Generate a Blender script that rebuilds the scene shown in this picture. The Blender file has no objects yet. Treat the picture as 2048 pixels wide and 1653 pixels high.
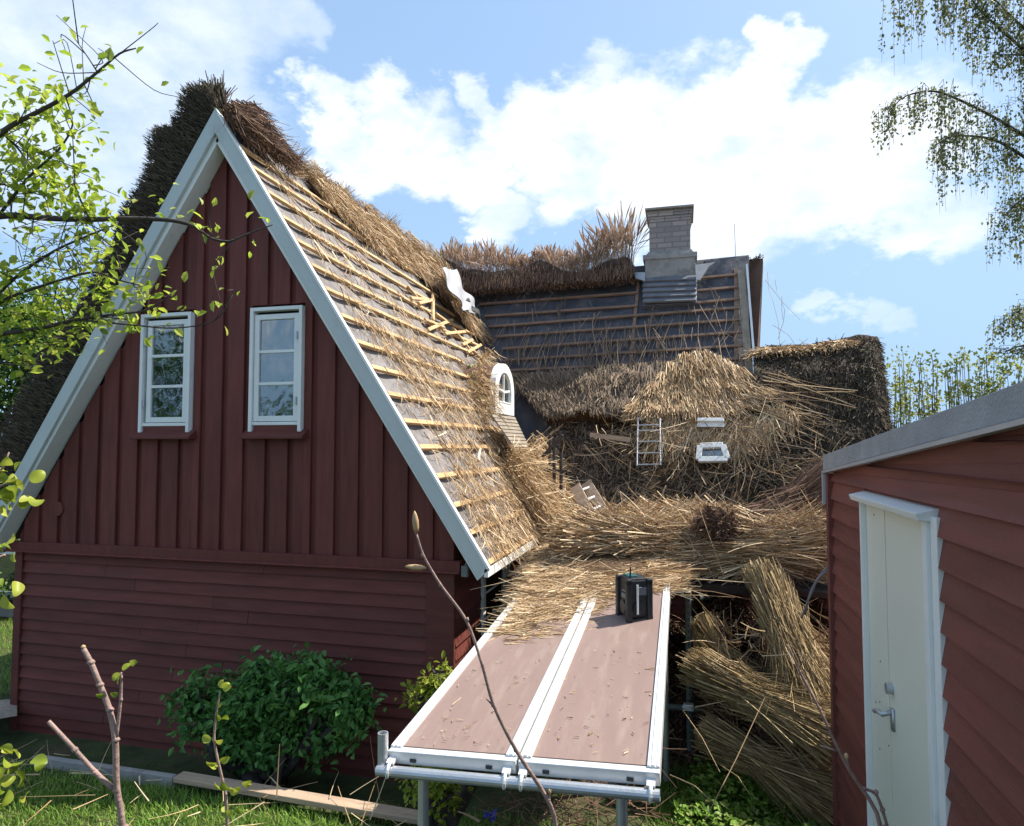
import bpy, math, random
import numpy as np
rng = np.random.default_rng(7); random.seed(7)
R = math.radians
SC = bpy.context.scene
col = SC.collection

# ------------------------------------------------------------------ camera
EYE = np.array([0, 0, 2.6]); YAW = R(14.4); PIT = R(2.86); F = 1330.
FW = np.array([-math.sin(YAW)*math.cos(PIT), math.cos(YAW)*math.cos(PIT), math.sin(PIT)])
RT = np.array([math.cos(YAW), math.sin(YAW), 0]); UP = np.cross(RT, FW)
cam = bpy.data.cameras.new('camera'); co = bpy.data.objects.new('camera', cam); col.objects.link(co)
co.location = EYE; co.rotation_euler = (math.pi/2+PIT, 0, YAW)
cam.sensor_width = 36; cam.lens = F/2048*36; cam.clip_start = .05; cam.clip_end = 3000
SC.camera = co

# ------------------------------------------------------------------ world, sun, exposure
SUN_AZ, SUN_EL = R(59), R(54)
SUN = np.array([math.sin(SUN_AZ)*math.cos(SUN_EL), math.cos(SUN_AZ)*math.cos(SUN_EL), math.sin(SUN_EL)])
w = bpy.data.worlds.new('World'); SC.world = w; w.use_nodes = True
nt = w.node_tree; N = nt.nodes; L = nt.links
for n in list(N): N.remove(n)
out = N.new('ShaderNodeOutputWorld'); bg = N.new('ShaderNodeBackground'); L.new(bg.outputs[0], out.inputs[0])
bg.inputs[1].default_value = .14
sky = N.new('ShaderNodeTexSky'); sky.sky_type = 'NISHITA'; sky.sun_disc = False
sky.sun_elevation = SUN_EL; sky.sun_rotation = SUN_AZ; sky.air_density = 1.0; sky.dust_density = 1.6; sky.ozone_density = 1.5
tc = N.new('ShaderNodeTexCoord')
def vmath(op, a, b=None):
    n = N.new('ShaderNodeVectorMath'); n.operation = op
    for i, v in enumerate((a, b)):
        if v is None: continue
        if hasattr(v, 'links'): L.new(v, n.inputs[i])
        else: n.inputs[i].default_value = v
    return n
def fmath(op, a, b=None, clamp=False):
    n = N.new('ShaderNodeMath'); n.operation = op; n.use_clamp = clamp
    for i, v in enumerate((a, b)):
        if v is None: continue
        if hasattr(v, 'links'): L.new(v, n.inputs[i])
        else: n.inputs[i].default_value = v
    return n.outputs[0]
def noise(scale, detail, rough, vec):
    n = N.new('ShaderNodeTexNoise'); n.inputs['Scale'].default_value = scale
    n.inputs['Detail'].default_value = detail; n.inputs['Roughness'].default_value = rough; L.new(vec, n.inputs['Vector']); return n
g = tc.outputs['Generated']
stretch = vmath('MULTIPLY', g, (1, 1, 1.7)).outputs[0]
nA = noise(3.2, 7, .6, stretch); nB = noise(11, 6, .62, stretch)
def centred(n, k):
    s = vmath('SUBTRACT', n.outputs['Color'], (.5, .5, .5)); m = N.new('ShaderNodeVectorMath'); m.operation = 'SCALE'
    L.new(s.outputs[0], m.inputs[0]); m.inputs['Scale'].default_value = k; return m.outputs[0]
warp = vmath('ADD', vmath('ADD', g, centred(nA, .30)).outputs[0], centred(nB, .10)).outputs[0]
warp = vmath('NORMALIZE', warp).outputs[0]
def dirpx(x, y):
    d = FW + RT*(x-1024)/F - UP*(y-826.5)/F; return d/np.linalg.norm(d)
# cumulus banks in the sky, (x, y, radius in degrees, weight)
BL = [(690,290,4,1),(760,260,4,1),(640,250,3,.9),(850,330,5,1),(940,350,5,1),(760,340,4,.9),(1020,280,5,1),(1100,240,5,1),(1180,230,5,1),(1270,270,6,1),(1130,330,6,1),(1250,360,6,1),(1400,260,6,1),(1450,200,4,1),
      (1400,360,7,1),(1530,300,5,.95),(1300,430,5,.9),(1150,430,5,.9),(1480,430,6,.9),(1620,300,4,.9),(1700,250,4,.9),(1700,350,5,.9),(1800,260,4,.8),(1790,380,4.5,.8),(1880,230,4,.75),(1600,420,5,.8),(1900,400,4,.6),
      (1510,90,3.4,1),(1560,65,2.4,1),(1490,140,2.2,.9),(1470,60,2,.8),(930,185,2.6,.75),(965,215,2.0,.7),(1000,440,4,.7),
      (1640,640,2.0,.4),(1720,625,2.2,.4),(1790,630,2,.35),(960,480,2.2,.8),
      (30,60,9,.72),(200,50,8,.7),(380,60,7,.65),(500,70,5,.6),(130,180,8,.6),(300,180,7,.65),(450,170,5,.6),(60,330,6,.5),(230,330,6,.6),(330,300,4,.5),(570,100,2.6,.5),(560,30,2.5,.4)]
acc = None
for (x, y, rad, wt) in BL:
    rad *= .84 if x > 580 else .9
    if x < 580: wt *= .8
    d = dirpx(x, y)
    dt = vmath('DOT_PRODUCT', warp, tuple(d)).outputs['Value']
    mr = N.new('ShaderNodeMapRange'); mr.interpolation_type = 'SMOOTHSTEP'; L.new(dt, mr.inputs[0])
    mr.inputs[1].default_value = math.cos(R(rad*1.02)); mr.inputs[2].default_value = math.cos(R(rad*.35)); mr.inputs[3].default_value = 0; mr.inputs[4].default_value = wt
    acc = mr.outputs[0] if acc is None else fmath('MAXIMUM', acc, mr.outputs[0])
# the rest of the sky: scattered clouds
nC = noise(2.1, 8, .6, stretch)
rest = N.new('ShaderNodeMapRange'); rest.interpolation_type = 'SMOOTHSTEP'; L.new(nC.outputs[0], rest.inputs[0])
rest.inputs[1].default_value = .52; rest.inputs[2].default_value = .68
beh = fmath('MULTIPLY', vmath('DOT_PRODUCT', g, tuple(FW)).outputs['Value'], -2.5)
beh = fmath('ADD', beh, 1.75, True)
acc = fmath('MAXIMUM', acc, fmath('MULTIPLY', rest.outputs[0], beh))
# thin veil low down
sep = N.new('ShaderNodeSeparateXYZ'); L.new(g, sep.inputs[0])
veil = N.new('ShaderNodeMapRange'); L.new(sep.outputs[2], veil.inputs[0])
veil.inputs[1].default_value = .0; veil.inputs[2].default_value = .55; veil.inputs[3].default_value = .85; veil.inputs[4].default_value = .42
veiln = fmath('MULTIPLY', fmath('ADD', nA.outputs[0], .45), veil.outputs[0])
mask = fmath('MULTIPLY', acc, fmath('ADD', fmath('MULTIPLY', nB.outputs[0], .9), .55), True)
vm = N.new('ShaderNodeMix'); vm.data_type = 'RGBA'; L.new(fmath('ADD', veil.outputs[0], .15, True), vm.inputs['Factor']); L.new(sky.outputs[0], vm.inputs['A']); vm.inputs['B'].default_value = (1.8, 2.8, 4.15, 1)
cr = N.new('ShaderNodeValToRGB'); L.new(nB.outputs[0], cr.inputs[0])
cr.color_ramp.elements[0].position = .3; cr.color_ramp.elements[0].color = (3.6, 4.1, 4.7, 1)
cr.color_ramp.elements[1].position = .62; cr.color_ramp.elements[1].color = (5.0, 5.2, 5.5, 1)
mx = N.new('ShaderNodeMix'); mx.data_type = 'RGBA'; L.new(mask, mx.inputs['Factor'])
L.new(vm.outputs['Result'], mx.inputs['A']); L.new(cr.outputs[0], mx.inputs['B']); L.new(mx.outputs['Result'], bg.inputs[0])

sl = bpy.data.lights.new('sun', 'SUN'); sl.energy = 5.0; sl.angle = R(.5); sl.color = (1, .93, .82)
so = bpy.data.objects.new('sun', sl); col.objects.link(so)
from mathutils import Vector
so.rotation_euler = Vector(tuple(SUN)).to_track_quat('Z', 'Y').to_euler()
SC.view_settings.view_transform = 'Standard'; SC.view_settings.look = 'None'
SC.view_settings.exposure = .8; SC.view_settings.gamma = 1
SC.render.engine = 'CYCLES'

# ------------------------------------------------------------------ measuring: photo pixel (2048 wide) -> point in the place
def ray(x, y): return FW + np.multiply.outer(np.asarray(x, float)-1024, RT)/F - np.multiply.outer(np.asarray(y, float)-826.5, UP)/F
def atY(x, y, Y): r = ray(x, y); return EYE + r*(Y/r[..., 1])[..., None] if r.ndim > 1 else EYE + r*Y/r[1]
def atX(x, y, X): r = ray(x, y); return EYE + r*X/r[0]
def atZ(x, y, Z): r = ray(x, y); return EYE + r*(Z-2.6)/r[2]
def atP(x, y, p, n):
    r = ray(x, y); k = np.dot(np.array(p)-EYE, n)/(r@np.array(n)); return EYE + (r.T*k).T
def atF(x, y, f): return EYE + ray(x, y)*f          # f metres forward
def inpoly(px, py, poly):
    c = np.zeros(len(px), bool); n = len(poly)
    for i in range(n):
        x1, y1 = poly[i]; x2, y2 = poly[(i+1) % n]
        t = ((y1 > py) != (y2 > py)) & (px < (x2-x1)*(py-y1)/(y2-y1+1e-9)+x1); c ^= t
    return c
def samp(poly, n):
    p = np.array(poly, float); lo = p.min(0); hi = p.max(0); X = []; m = 0
    while m < n:
        q = rng.uniform(lo, hi, (n*2, 2)); q = q[inpoly(q[:, 0], q[:, 1], poly)]; X.append(q); m += len(q)
    return np.concatenate(X)[:n]
def unit(v): v = np.asarray(v, float); return v/np.maximum(np.linalg.norm(v, axis=-1, keepdims=True), 1e-9)

# ------------------------------------------------------------------ mesh helpers
class Geo:
    def __init__(s): s.v = []; s.f = []; s.n = 0; s.m = []
    def add(s, v, faces, mi=0):
        v = np.asarray(v, float).reshape(-1, 3)
        for f in faces:
            f = np.asarray(f, int)
            if f.ndim == 1: f = f[None]
            s.f.append(f+s.n); s.m.append(np.full(len(f), mi))
        s.v.append(v); s.n += len(v)
    def box(s, c, size, rot=None, mi=0):
        h = np.array(size)/2.
        v = np.array([[x, y, z] for x in (-1, 1) for y in (-1, 1) for z in (-1, 1)])*h
        if rot is not None: v = v@np.array(rot).T
        s.add(v+np.array(c), [[[0,1,3,2],[4,6,7,5],[0,4,5,1],[2,3,7,6],[0,2,6,4],[1,5,7,3]]], mi)
    def b2(s, lo, hi, mi=0):
        lo = np.array(lo, float); hi = np.array(hi, float); s.box((lo+hi)/2, hi-lo, None, mi)
    def bar(s, p, q, w, h, upv=(0, 0, 1), mi=0):
        p = np.array(p, float); q = np.array(q, float); d = unit(q-p); u = np.array(upv, float)
        side = unit(np.cross(d, u)); u = np.cross(side, d)
        s.box((p+q)/2, (np.linalg.norm(q-p), w, h), np.array([d, side, u]).T, mi)
    def tube(s, pts, r, k=8, mi=0, cap=True):
        pts = np.array(pts, float); n = len(pts); r = np.broadcast_to(np.array(r, float), (n,))
        t = np.gradient(pts, axis=0); t = unit(t); ref = np.array([0, 0, 1.]) if abs(t[0][2]) < .9 else np.array([1., 0, 0])
        a = unit(np.cross(t, ref)); b = np.cross(t, a); an = np.arange(k)*2*math.pi/k
        v = pts[:, None]+r[:, None, None]*(a[:, None]*np.cos(an)[None, :, None]+b[:, None]*np.sin(an)[None, :, None])
        i = np.arange(n-1)[:, None]*k; j = np.arange(k)[None]; j2 = (j+1) % k
        q = np.stack([i+j, i+j2, i+k+j2, i+k+j], -1).reshape(-1, 4); fs = [q]
        if cap: fs += [np.arange(k)[::-1], np.arange(k)+(n-1)*k]
        s.add(v, fs, mi)
    def pipe(s, p, q, ro, ri, k=14, mi=0):   # hollow tube
        p = np.array(p, float); q = np.array(q, float); d = unit(q-p); a = unit(np.cross(d, [0.3, .9, .1])); b = np.cross(d, a)
        an = np.arange(k)*2*math.pi/k; ring = lambda c, r: c+r*(np.outer(np.cos(an), a)+np.outer(np.sin(an), b))
        v = np.concatenate([ring(p, ro), ring(q, ro), ring(q, ri), ring(p, ri)]); j = np.arange(k); j2 = (j+1) % k
        s.add(v, [np.stack([x*k+j, x*k+j2, ((x+1) % 4)*k+j2, ((x+1) % 4)*k+j], -1) for x in range(4)], mi)
    def poly(s, pts, mi=0): s.add(pts, [np.arange(len(pts))], mi)
    def prism(s, pts, off, mi=0):
        pts = np.array(pts, float); n = len(pts); off = np.array(off, float); j = np.arange(n); j2 = (j+1) % n
        s.add(np.concatenate([pts, pts+off]), [j[::-1], j+n, np.stack([j, j2, j2+n, j+n], -1)], mi)
    def grid(s, V, mi=0, flip=False):   # V (a,b,3)
        a, b = V.shape[:2]; i = np.arange(a-1)[:, None]*b; j = np.arange(b-1)[None]
        q = np.stack([i+j, i+j+1, i+b+j+1, i+b+j], -1).reshape(-1, 4)
        s.add(V, [q[:, ::-1] if flip else q], mi)
    def build(s, name, mats, parent=None, smooth=False, bevel=0):
        me = bpy.data.meshes.new(name)
        if s.n:
            v = np.concatenate(s.v); tot = np.concatenate([np.full(len(f), f.shape[1]) for f in s.f])
            lp = np.concatenate([f.ravel() for f in s.f]); st = np.concatenate([[0], np.cumsum(tot)[:-1]])
            me.vertices.add(len(v)); me.vertices.foreach_set('co', v.ravel().astype(np.float32))
            me.loops.add(len(lp)); me.loops.foreach_set('vertex_index', lp.astype(np.int32))
            me.polygons.add(len(tot)); me.polygons.foreach_set('loop_start', st.astype(np.int32)); me.polygons.foreach_set('loop_total', tot.astype(np.int32))
            me.polygons.foreach_set('material_index', np.concatenate(s.m).astype(np.int32))
            me.polygons.foreach_set('use_smooth', np.full(len(tot), smooth))
            me.update(calc_edges=True); me.validate()
        for m in (mats if isinstance(mats, (list, tuple)) else [mats]): me.materials.append(m)
        o = bpy.data.objects.new(name, me); col.objects.link(o)
        if parent is not None:
            o.parent = parent
            if bevel >= 0: o.matrix_parent_inverse = parent.matrix_basis.inverted()
        if bevel > 0:
            md = o.modifiers.new('bevel', 'BEVEL'); md.width = bevel; md.segments = 2; md.limit_method = 'ANGLE'
        return o
def tag(o, label=None, cat=None, group=None, kind=None):
    if label: o['label'] = label
    if cat: o['category'] = cat
    if group: o['group'] = group
    if kind: o['kind'] = kind
    return o
def root(name, label, cat, loc=(0, 0, 0), group=None):
    o = bpy.data.objects.new(name, None); o.empty_display_size = .1; col.objects.link(o); o.location = tuple(loc)
    return tag(o, label, cat, group)

def strands(G, P, D, Ln, Rd, bend=.15, seg=3, k=3, mi=0, sag=0., head=0.):
    """many curved stalks; P base, D direction"""
    P = np.asarray(P, float); n = len(P); D = unit(D); Ln = np.broadcast_to(Ln, (n,)); Rd = np.broadcast_to(Rd, (n,))*1.15*np.exp(rng.normal(0, .38, n))
    b = unit(np.cross(D, rng.normal(size=(n, 3)))); c = np.cross(D, b)
    t = np.linspace(0, 1, seg+1)
    amt = rng.normal(size=n)*bend*Ln
    c0 = P[:, None]+D[:, None]*(t[None, :, None]*Ln[:, None, None])+b[:, None]*(amt[:, None]*t[None]**2)[..., None]
    c0[..., 2] -= (sag*Ln[:, None]*t[None]**2)
    an = np.arange(k)*2*math.pi/k+.3
    prof = 1-.5*t
    if head: prof = .6+(head-.6)*np.clip((t-.6)/.25, 0, 1)*np.clip((1-t)/.12, .1, 1)
    rr = Rd[:, None]*prof[None]
    v = c0[:, :, None]+rr[..., None, None]*(b[:, None, None]*np.cos(an)[None, None, :, None]+c[:, None, None]*np.sin(an)[None, None, :, None])
    per = (seg+1)*k; base = np.arange(n)[:, None, None]*per+np.arange(seg)[None, :, None]*k; j = np.arange(k)[None, None]; j2 = (j+1) % k
    q = np.stack([base+j, base+j2, base+k+j2, base+k+j], -1).reshape(-1, 4)
    G.add(v, [q], mi)
def leaves(G, P, D, Nn, size, mi=0, wid=.55, cup=.25):
    P = np.asarray(P, float); n = len(P); D = unit(D); S = unit(np.cross(D, Nn)); U = np.cross(S, D); size = np.broadcast_to(size, (n,))[:, None]
    e = [P, P+D*size*.4+S*size*wid*.5+U*size*cup*.5, P+D*size*.8+S*size*wid*.33+U*size*cup*.3, P+D*size-U*size*cup*.3, P+D*size*.8-S*size*wid*.33+U*size*cup*.3, P+D*size*.4-S*size*wid*.5+U*size*cup*.5, P+D*size*.5]
    v = np.stack(e, 1); b = np.arange(n)[:, None]*7
    G.add(v, [b+np.array([0, 1, 2, 6]), b+np.array([6, 2, 3, 4]), b+np.array([0, 6, 4, 5])], mi)
def nz(P, sc, seed=0):   # cheap smooth noise
    P = np.asarray(P)*sc+seed*17.3
    x, y, z = P[..., 0], P[..., 1], P[..., 2]
    return (np.sin(x*1.7+1.3*np.sin(y*1.1+z))+np.sin(y*2.1+1.7*np.sin(z*1.3+x*.7))+np.sin(z*1.9+1.5*np.sin(x*1.5+y*.6)))/3

# ------------------------------------------------------------------ materials
def mat(name, color, rough=.7, var=.12, nscale=6, bump=0, bscale=40, metal=0, island=None, trans=0, stretch=None, spec=.3, dirt=None):
    m = bpy.data.materials.new(name); m.use_nodes = True; n = m.node_tree.nodes; l = m.node_tree.links; p = n['Principled BSDF']
    p.inputs['Roughness'].default_value = rough; p.inputs['Metallic'].default_value = metal; p.inputs['Specular IOR Level'].default_value = spec
    tcn = n.new('ShaderNodeTexCoord'); vec = tcn.outputs['Object']
    if stretch:
        mp = n.new('ShaderNodeMapping'); mp.inputs['Scale'].default_value = stretch; l.new(vec, mp.inputs['Vector']); vec = mp.outputs[0]
    if island:
        gi = n.new('ShaderNodeNewGeometry'); r = n.new('ShaderNodeValToRGB'); l.new(gi.outputs['Random Per Island'], r.inputs[0])
        el = r.color_ramp.elements
        while len(el) < len(island): el.new(.5)
        for i, c in enumerate(island): el[i].position = i/(len(island)-1); el[i].color = (*c, 1)
        colr = r.outputs[0]
    else:
        rgb = n.new('ShaderNodeRGB'); rgb.outputs[0].default_value = (*color, 1); colr = rgb.outputs[0]
    if name in ('red_boards', 'red_clapboard', 'shed_red', 'new_batten', 'wing_batten'):
        gi = n.new('ShaderNodeNewGeometry'); mr = n.new('ShaderNodeMapRange'); l.new(gi.outputs['Random Per Island'], mr.inputs[0]); mr.inputs[3].default_value = .86; mr.inputs[4].default_value = 1.15
        h = n.new('ShaderNodeVectorMath'); h.operation = 'SCALE'; l.new(colr, h.inputs[0]); l.new(mr.outputs[0], h.inputs['Scale']); colr = h.outputs[0]
    if var:
        no = n.new('ShaderNodeTexNoise'); no.inputs['Scale'].default_value = nscale; no.inputs['Detail'].default_value = 6; l.new(vec, no.inputs['Vector'])
        mr = n.new('ShaderNodeMapRange'); l.new(no.outputs[0], mr.inputs[0]); mr.inputs[1].default_value = .25; mr.inputs[2].default_value = .75
        mr.inputs[3].default_value = 1-var; mr.inputs[4].default_value = 1+var
        h = n.new('ShaderNodeVectorMath'); h.operation = 'SCALE'; l.new(colr, h.inputs[0]); l.new(mr.outputs[0], h.inputs['Scale']); colr = h.outputs[0]
    if dirt:
        dc, ds, lo, hi = dirt
        no = n.new('ShaderNodeTexNoise'); no.inputs['Scale'].default_value = ds; no.inputs['Detail'].default_value = 8; no.inputs['Roughness'].default_value = .65; l.new(vec, no.inputs['Vector'])
        mr = n.new('ShaderNodeMapRange'); l.new(no.outputs[0], mr.inputs[0]); mr.inputs[1].default_value = lo; mr.inputs[2].default_value = hi
        mi = n.new('ShaderNodeMix'); mi.data_type = 'RGBA'; l.new(mr.outputs[0], mi.inputs['Factor']); l.new(colr, mi.inputs['A']); mi.inputs['B'].default_value = (*dc, 1); colr = mi.outputs['Result']
    l.new(colr, p.inputs['Base Color'])
    if bump:
        no = n.new('ShaderNodeTexNoise'); no.inputs['Scale'].default_value = bscale; no.inputs['Detail'].default_value = 5; l.new(vec, no.inputs['Vector'])
        b = n.new('ShaderNodeBump'); b.inputs['Strength'].default_value = bump; b.inputs['Distance'].default_value = .02; l.new(no.outputs[0], b.inputs['Height']); l.new(b.outputs[0], p.inputs['Normal'])
    if trans:
        tr = n.new('ShaderNodeBsdfTranslucent'); l.new(colr, tr.inputs[0]); ms = n.new('ShaderNodeMixShader'); ms.inputs[0].default_value = trans
        l.new(p.outputs[0], ms.inputs[1]); l.new(tr.outputs[0], ms.inputs[2]); l.new(ms.outputs[0], n['Material Output'].inputs[0])
    return m
M = {}
M['red'] = mat('red_boards', (.145, .037, .029), .62, .22, 3, .25, 60, stretch=(6, 6, .8), dirt=((.12, .045, .03), 2.5, .5, .85))
M['redh'] = mat('red_clapboard', (.140, .037, .029), .62, .22, 3, .25, 60, stretch=(.8, .8, 6), dirt=((.095, .042, .03), 2.2, .5, .9))
M['shedred'] = mat('shed_red', (.19, .057, .045), .55, .22, 2.5, .3, 50, stretch=(1, .7, 7), dirt=((.15, .065, .052), 3, .5, .85))
M['white'] = mat('white_paint', (.78, .79, .76), .45, .05, 4, .08, 40, dirt=((.55, .55, .5), 5, .6, .9))
M['barge'] = mat('barge_paint', (.50, .545, .53), .5, .05, 2, .1, 30, dirt=((.38, .41, .38), 3, .58, .85))
M['door'] = mat('door_paint', (.74, .74, .63), .4, .04, 1.5, .05, 20, dirt=((.5, .52, .46), 7, .66, .9))
M['batten'] = mat('new_batten', (.60, .40, .205), .7, .2, 3, .3, 50, stretch=(4, .6, 4), dirt=((.33, .2, .1), 4, .5, .75))
M['wingbatten'] = mat('wing_batten', (.215, .14, .10), .8, .3, 4, .3, 50, stretch=(.6, 4, 4))  # darker brown for the back wing battens
M['under'] = mat('grey_underlay', (.205, .19, .188), .75, .2, 5, .35, 14, dirt=((.12, .095, .075), 6, .48, .75))
M['underdark'] = mat('dark_underlay', (.06, .065, .08), .6, .25, 5, .4, 12, dirt=((.12, .1, .09), 5, .5, .8))
M['brown'] = mat('brown_board', (.13, .07, .045), .75, .25, 4, .3, 30)
M['moss'] = mat('old_thatch', (.065, .052, .042), .95, .45, 9, 1., 35, stretch=(1, 1, 3), dirt=((.06, .075, .03), 3, .58, .75))
M['mosshair'] = mat('old_thatch_stalks', (0, 0, 0), .9, 0, island=[(.03, .023, .018), (.08, .058, .042), (.15, .115, .08), (.07, .075, .035)])
M['straw'] = mat('straw', (0, 0, 0), .6, .15, 5, island=[(.13, .07, .03), (.40, .26, .13), (.60, .43, .24), (.78, .62, .40), (.28, .165, .08), (.5, .36, .2)])  # darkest stalk tones paint in the shadow of the gaps
M['reed'] = mat('reed', (0, 0, 0), .6, .15, 5, island=[(.10, .06, .025), (.36, .25, .11), (.55, .42, .22), (.26, .18, .08), (.13, .08, .04), (.45, .33, .16)])
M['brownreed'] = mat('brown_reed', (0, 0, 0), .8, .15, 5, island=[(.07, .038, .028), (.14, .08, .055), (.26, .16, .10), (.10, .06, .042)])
M['headreed'] = mat('seed_heads', (0, 0, 0), .85, .15, 5, island=[(.12, .07, .045), (.30, .19, .12), (.46, .32, .2), (.2, .12, .08)], trans=.2)
M['greyreed'] = mat('grey_shaded_reed', (0, 0, 0), .8, .15, 5, island=[(.10, .07, .05), (.22, .16, .11), (.33, .25, .17), (.15, .11, .08)])  # grey reed tone; also puts the shadow into the left straw band
M['plume'] = mat('reed_plume', (0, 0, 0), .8, .1, 5, island=[(.34, .23, .17), (.6, .46, .35), (.75, .62, .48)], trans=.5)
M['core'] = mat('shaded_straw_core', (.085, .05, .026), .9, .4, 12, 1., 40, stretch=(1, 1, 1))  # core colour darkened so gaps between stalks read as shadow
M['dark'] = mat('dark_core', (.045, .03, .022), .95, .4, 9, 1., 30)
M['alu'] = mat('aluminium', (.72, .73, .73), .38, .08, 6, .1, 40, metal=.35, dirt=((.4, .38, .34), 9, .6, .85))
M['galv'] = mat('galvanised', (.48, .5, .52), .42, .12, 8, .1, 60, metal=.7)
M['ply'] = mat('deck_ply', (.235, .165, .145), .5, .07, 3, .1, 60, stretch=(5, .8, 1), dirt=((.30, .23, .195), 3.2, .5, .8))
M['black'] = mat('black_plastic', (.018, .02, .022), .45, .2, 10, .2, 60, spec=.5)
M['teal'] = mat('teal_plastic', (.015, .09, .10), .35, .1, 10, spec=.5)
M['greyp'] = mat('grey_plastic', (.17, .17, .17), .5, .1, 20)
M['concrete'] = mat('chimney_render', (.30, .285, .27), .85, .2, 5, .5, 30, dirt=((.17, .155, .14), 6, .5, .75))
M['lead'] = mat('lead_flashing', (.16, .17, .19), .5, .2, 6, .2, 20, metal=.3)
M['felt'] = mat('roof_felt', (.34, .34, .35), .85, .12, 8, .4, 90, dirt=((.26, .26, .26), 3, .5, .8))
M['steel'] = mat('steel_edge', (.5, .54, .58), .4, .08, 5, metal=.5)
M['tarp'] = mat('white_tarp', (.38, .39, .42), .35, .1, 4, .6, 7)
M['timber'] = mat('edging_timber', (.42, .31, .22), .8, .2, 4, .4, 40, stretch=(.6, 5, 5))
M['soil'] = mat('lawn_soil', (.045, .06, .02), .95, .4, 5, .6, 25, dirt=((.09, .07, .04), 2, .5, .7))
M['bed'] = mat('bed_soil', (.035, .025, .018), .95, .4, 8, .8, 25)
M['pathm'] = mat('path_gravel', (.32, .26, .2), .9, .3, 30, .6, 60)
M['grass'] = mat('grass', (0, 0, 0), .5, .2, 1.5, island=[(.09, .18, .02), (.17, .31, .045), (.27, .43, .07), (.13, .25, .035), (.38, .40, .13)], trans=.35)
M['apple'] = mat('apple_leaf', (0, 0, 0), .45, 0, island=[(.2, .3, .03), (.38, .5, .05), (.52, .58, .09), (.2, .3, .04), (.44, .46, .09)], trans=.6)
M['bushl'] = mat('bush_leaf', (0, 0, 0), .4, 0, island=[(.04, .12, .025), (.09, .22, .05), (.15, .31, .08)], trans=.25)
M['lime'] = mat('lime_leaf', (0, 0, 0), .45, 0, island=[(.14, .2, .02), (.3, .36, .04), (.4, .42, .06)], trans=.4)
M['birchl'] = mat('birch_leaf', (0, 0, 0), .5, 0, island=[(.12, .14, .06), (.22, .23, .09), (.34, .34, .13)], trans=.5)
M['hedgel'] = mat('hedge_leaf', (0, 0, 0), .5, 0, island=[(.2, .24, .05), (.40, .42, .09), (.52, .50, .16)], trans=.4)
M['treel'] = mat('tree_leaf', (0, 0, 0), .5, 0, island=[(.03, .08, .015), (.07, .15, .03), (.13, .22, .05)], trans=.35)
M['bark'] = mat('bark', (.14, .11, .09), .85, .35, 12, .6, 50)
M['barkdk'] = mat('dark_bark', (.06, .05, .045), .85, .35, 12, .6, 50)
M['twig'] = mat('twig_bark', (.28, .19, .16), .6, .3, 20, .3, 80)
M['bud'] = mat('bud', (.42, .28, .14), .5, .3, 30)
M['cable'] = mat('grey_cable', (.18, .18, .19), .5, .05)
M['rust'] = mat('rusty_slat', (.3, .2, .12), .8, .2)
M['cedar'] = mat('cedar', (.26, .22, .17), .8, .25, 6, .3, 40)
M['pergreen'] = mat('green_grey_steel', (.10, .12, .11), .6, .25, 8)
M['blind'] = mat('window_blind', (.10, .11, .11), .6, .15, 12)
M['curtain'] = mat('curtain', (.22, .26, .22), .8, .35, 8)
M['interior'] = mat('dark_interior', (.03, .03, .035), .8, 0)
M['blue'] = mat('blue_plastic', (.02, .04, .35), .4, .1)
M['tilered'] = mat('orange_tiles', (.40, .12, .06), .8, .2, 5)
def glassmat():
    m = bpy.data.materials.new('window_glass'); m.use_nodes = True; n = m.node_tree.nodes; l = m.node_tree.links
    n.remove(n['Principled BSDF']); gl = n.new('ShaderNodeBsdfGlossy'); gl.inputs[0].default_value = (.7, .74, .76, 1); gl.inputs['Roughness'].default_value = .04
    tr = n.new('ShaderNodeBsdfTransparent'); tr.inputs[0].default_value = (.62, .68, .66, 1); ms = n.new('ShaderNodeMixShader'); ms.inputs[0].default_value = .27
    t = n.new('ShaderNodeTexCoord'); no = n.new('ShaderNodeTexNoise'); no.inputs['Scale'].default_value = 3.5; l.new(t.outputs['Object'], no.inputs['Vector'])
    b = n.new('ShaderNodeBump'); b.inputs['Strength'].default_value = .35; b.inputs['Distance'].default_value = .02; l.new(no.outputs[0], b.inputs['Height']); l.new(b.outputs[0], gl.inputs['Normal'])
    l.new(tr.outputs[0], ms.inputs[1]); l.new(gl.outputs[0], ms.inputs[2]); l.new(ms.outputs[0], n['Material Output'].inputs[0]); return m
M['glass'] = glassmat()
def brickmat():
    m = mat('chimney_brick', (.3, .28, .26), .85, .2, 8, .3, 60); n = m.node_tree.nodes; l = m.node_tree.links
    t = n.new('ShaderNodeTexCoord'); sp = n.new('ShaderNodeSeparateXYZ'); l.new(t.outputs['Object'], sp.inputs[0]); ad = n.new('ShaderNodeMath'); l.new(sp.outputs[0], ad.inputs[0]); l.new(sp.outputs[1], ad.inputs[1])
    cb = n.new('ShaderNodeCombineXYZ'); l.new(ad.outputs[0], cb.inputs[0]); l.new(sp.outputs[2], cb.inputs[1])
    b = n.new('ShaderNodeTexBrick'); l.new(cb.outputs[0], b.inputs['Vector']); b.inputs['Scale'].default_value = 1; b.inputs['Brick Width'].default_value = .24; b.inputs['Row Height'].default_value = .085; b.inputs['Mortar Size'].default_value = .012
    b.inputs['Color1'].default_value = (.40, .345, .31, 1); b.inputs['Color2'].default_value = (.24, .21, .21, 1); b.inputs['Mortar'].default_value = (.20, .19, .18, 1)
    l.new(b.outputs[0], n['Principled BSDF'].inputs['Base Color']); return m
M['brick'] = brickmat()

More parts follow.
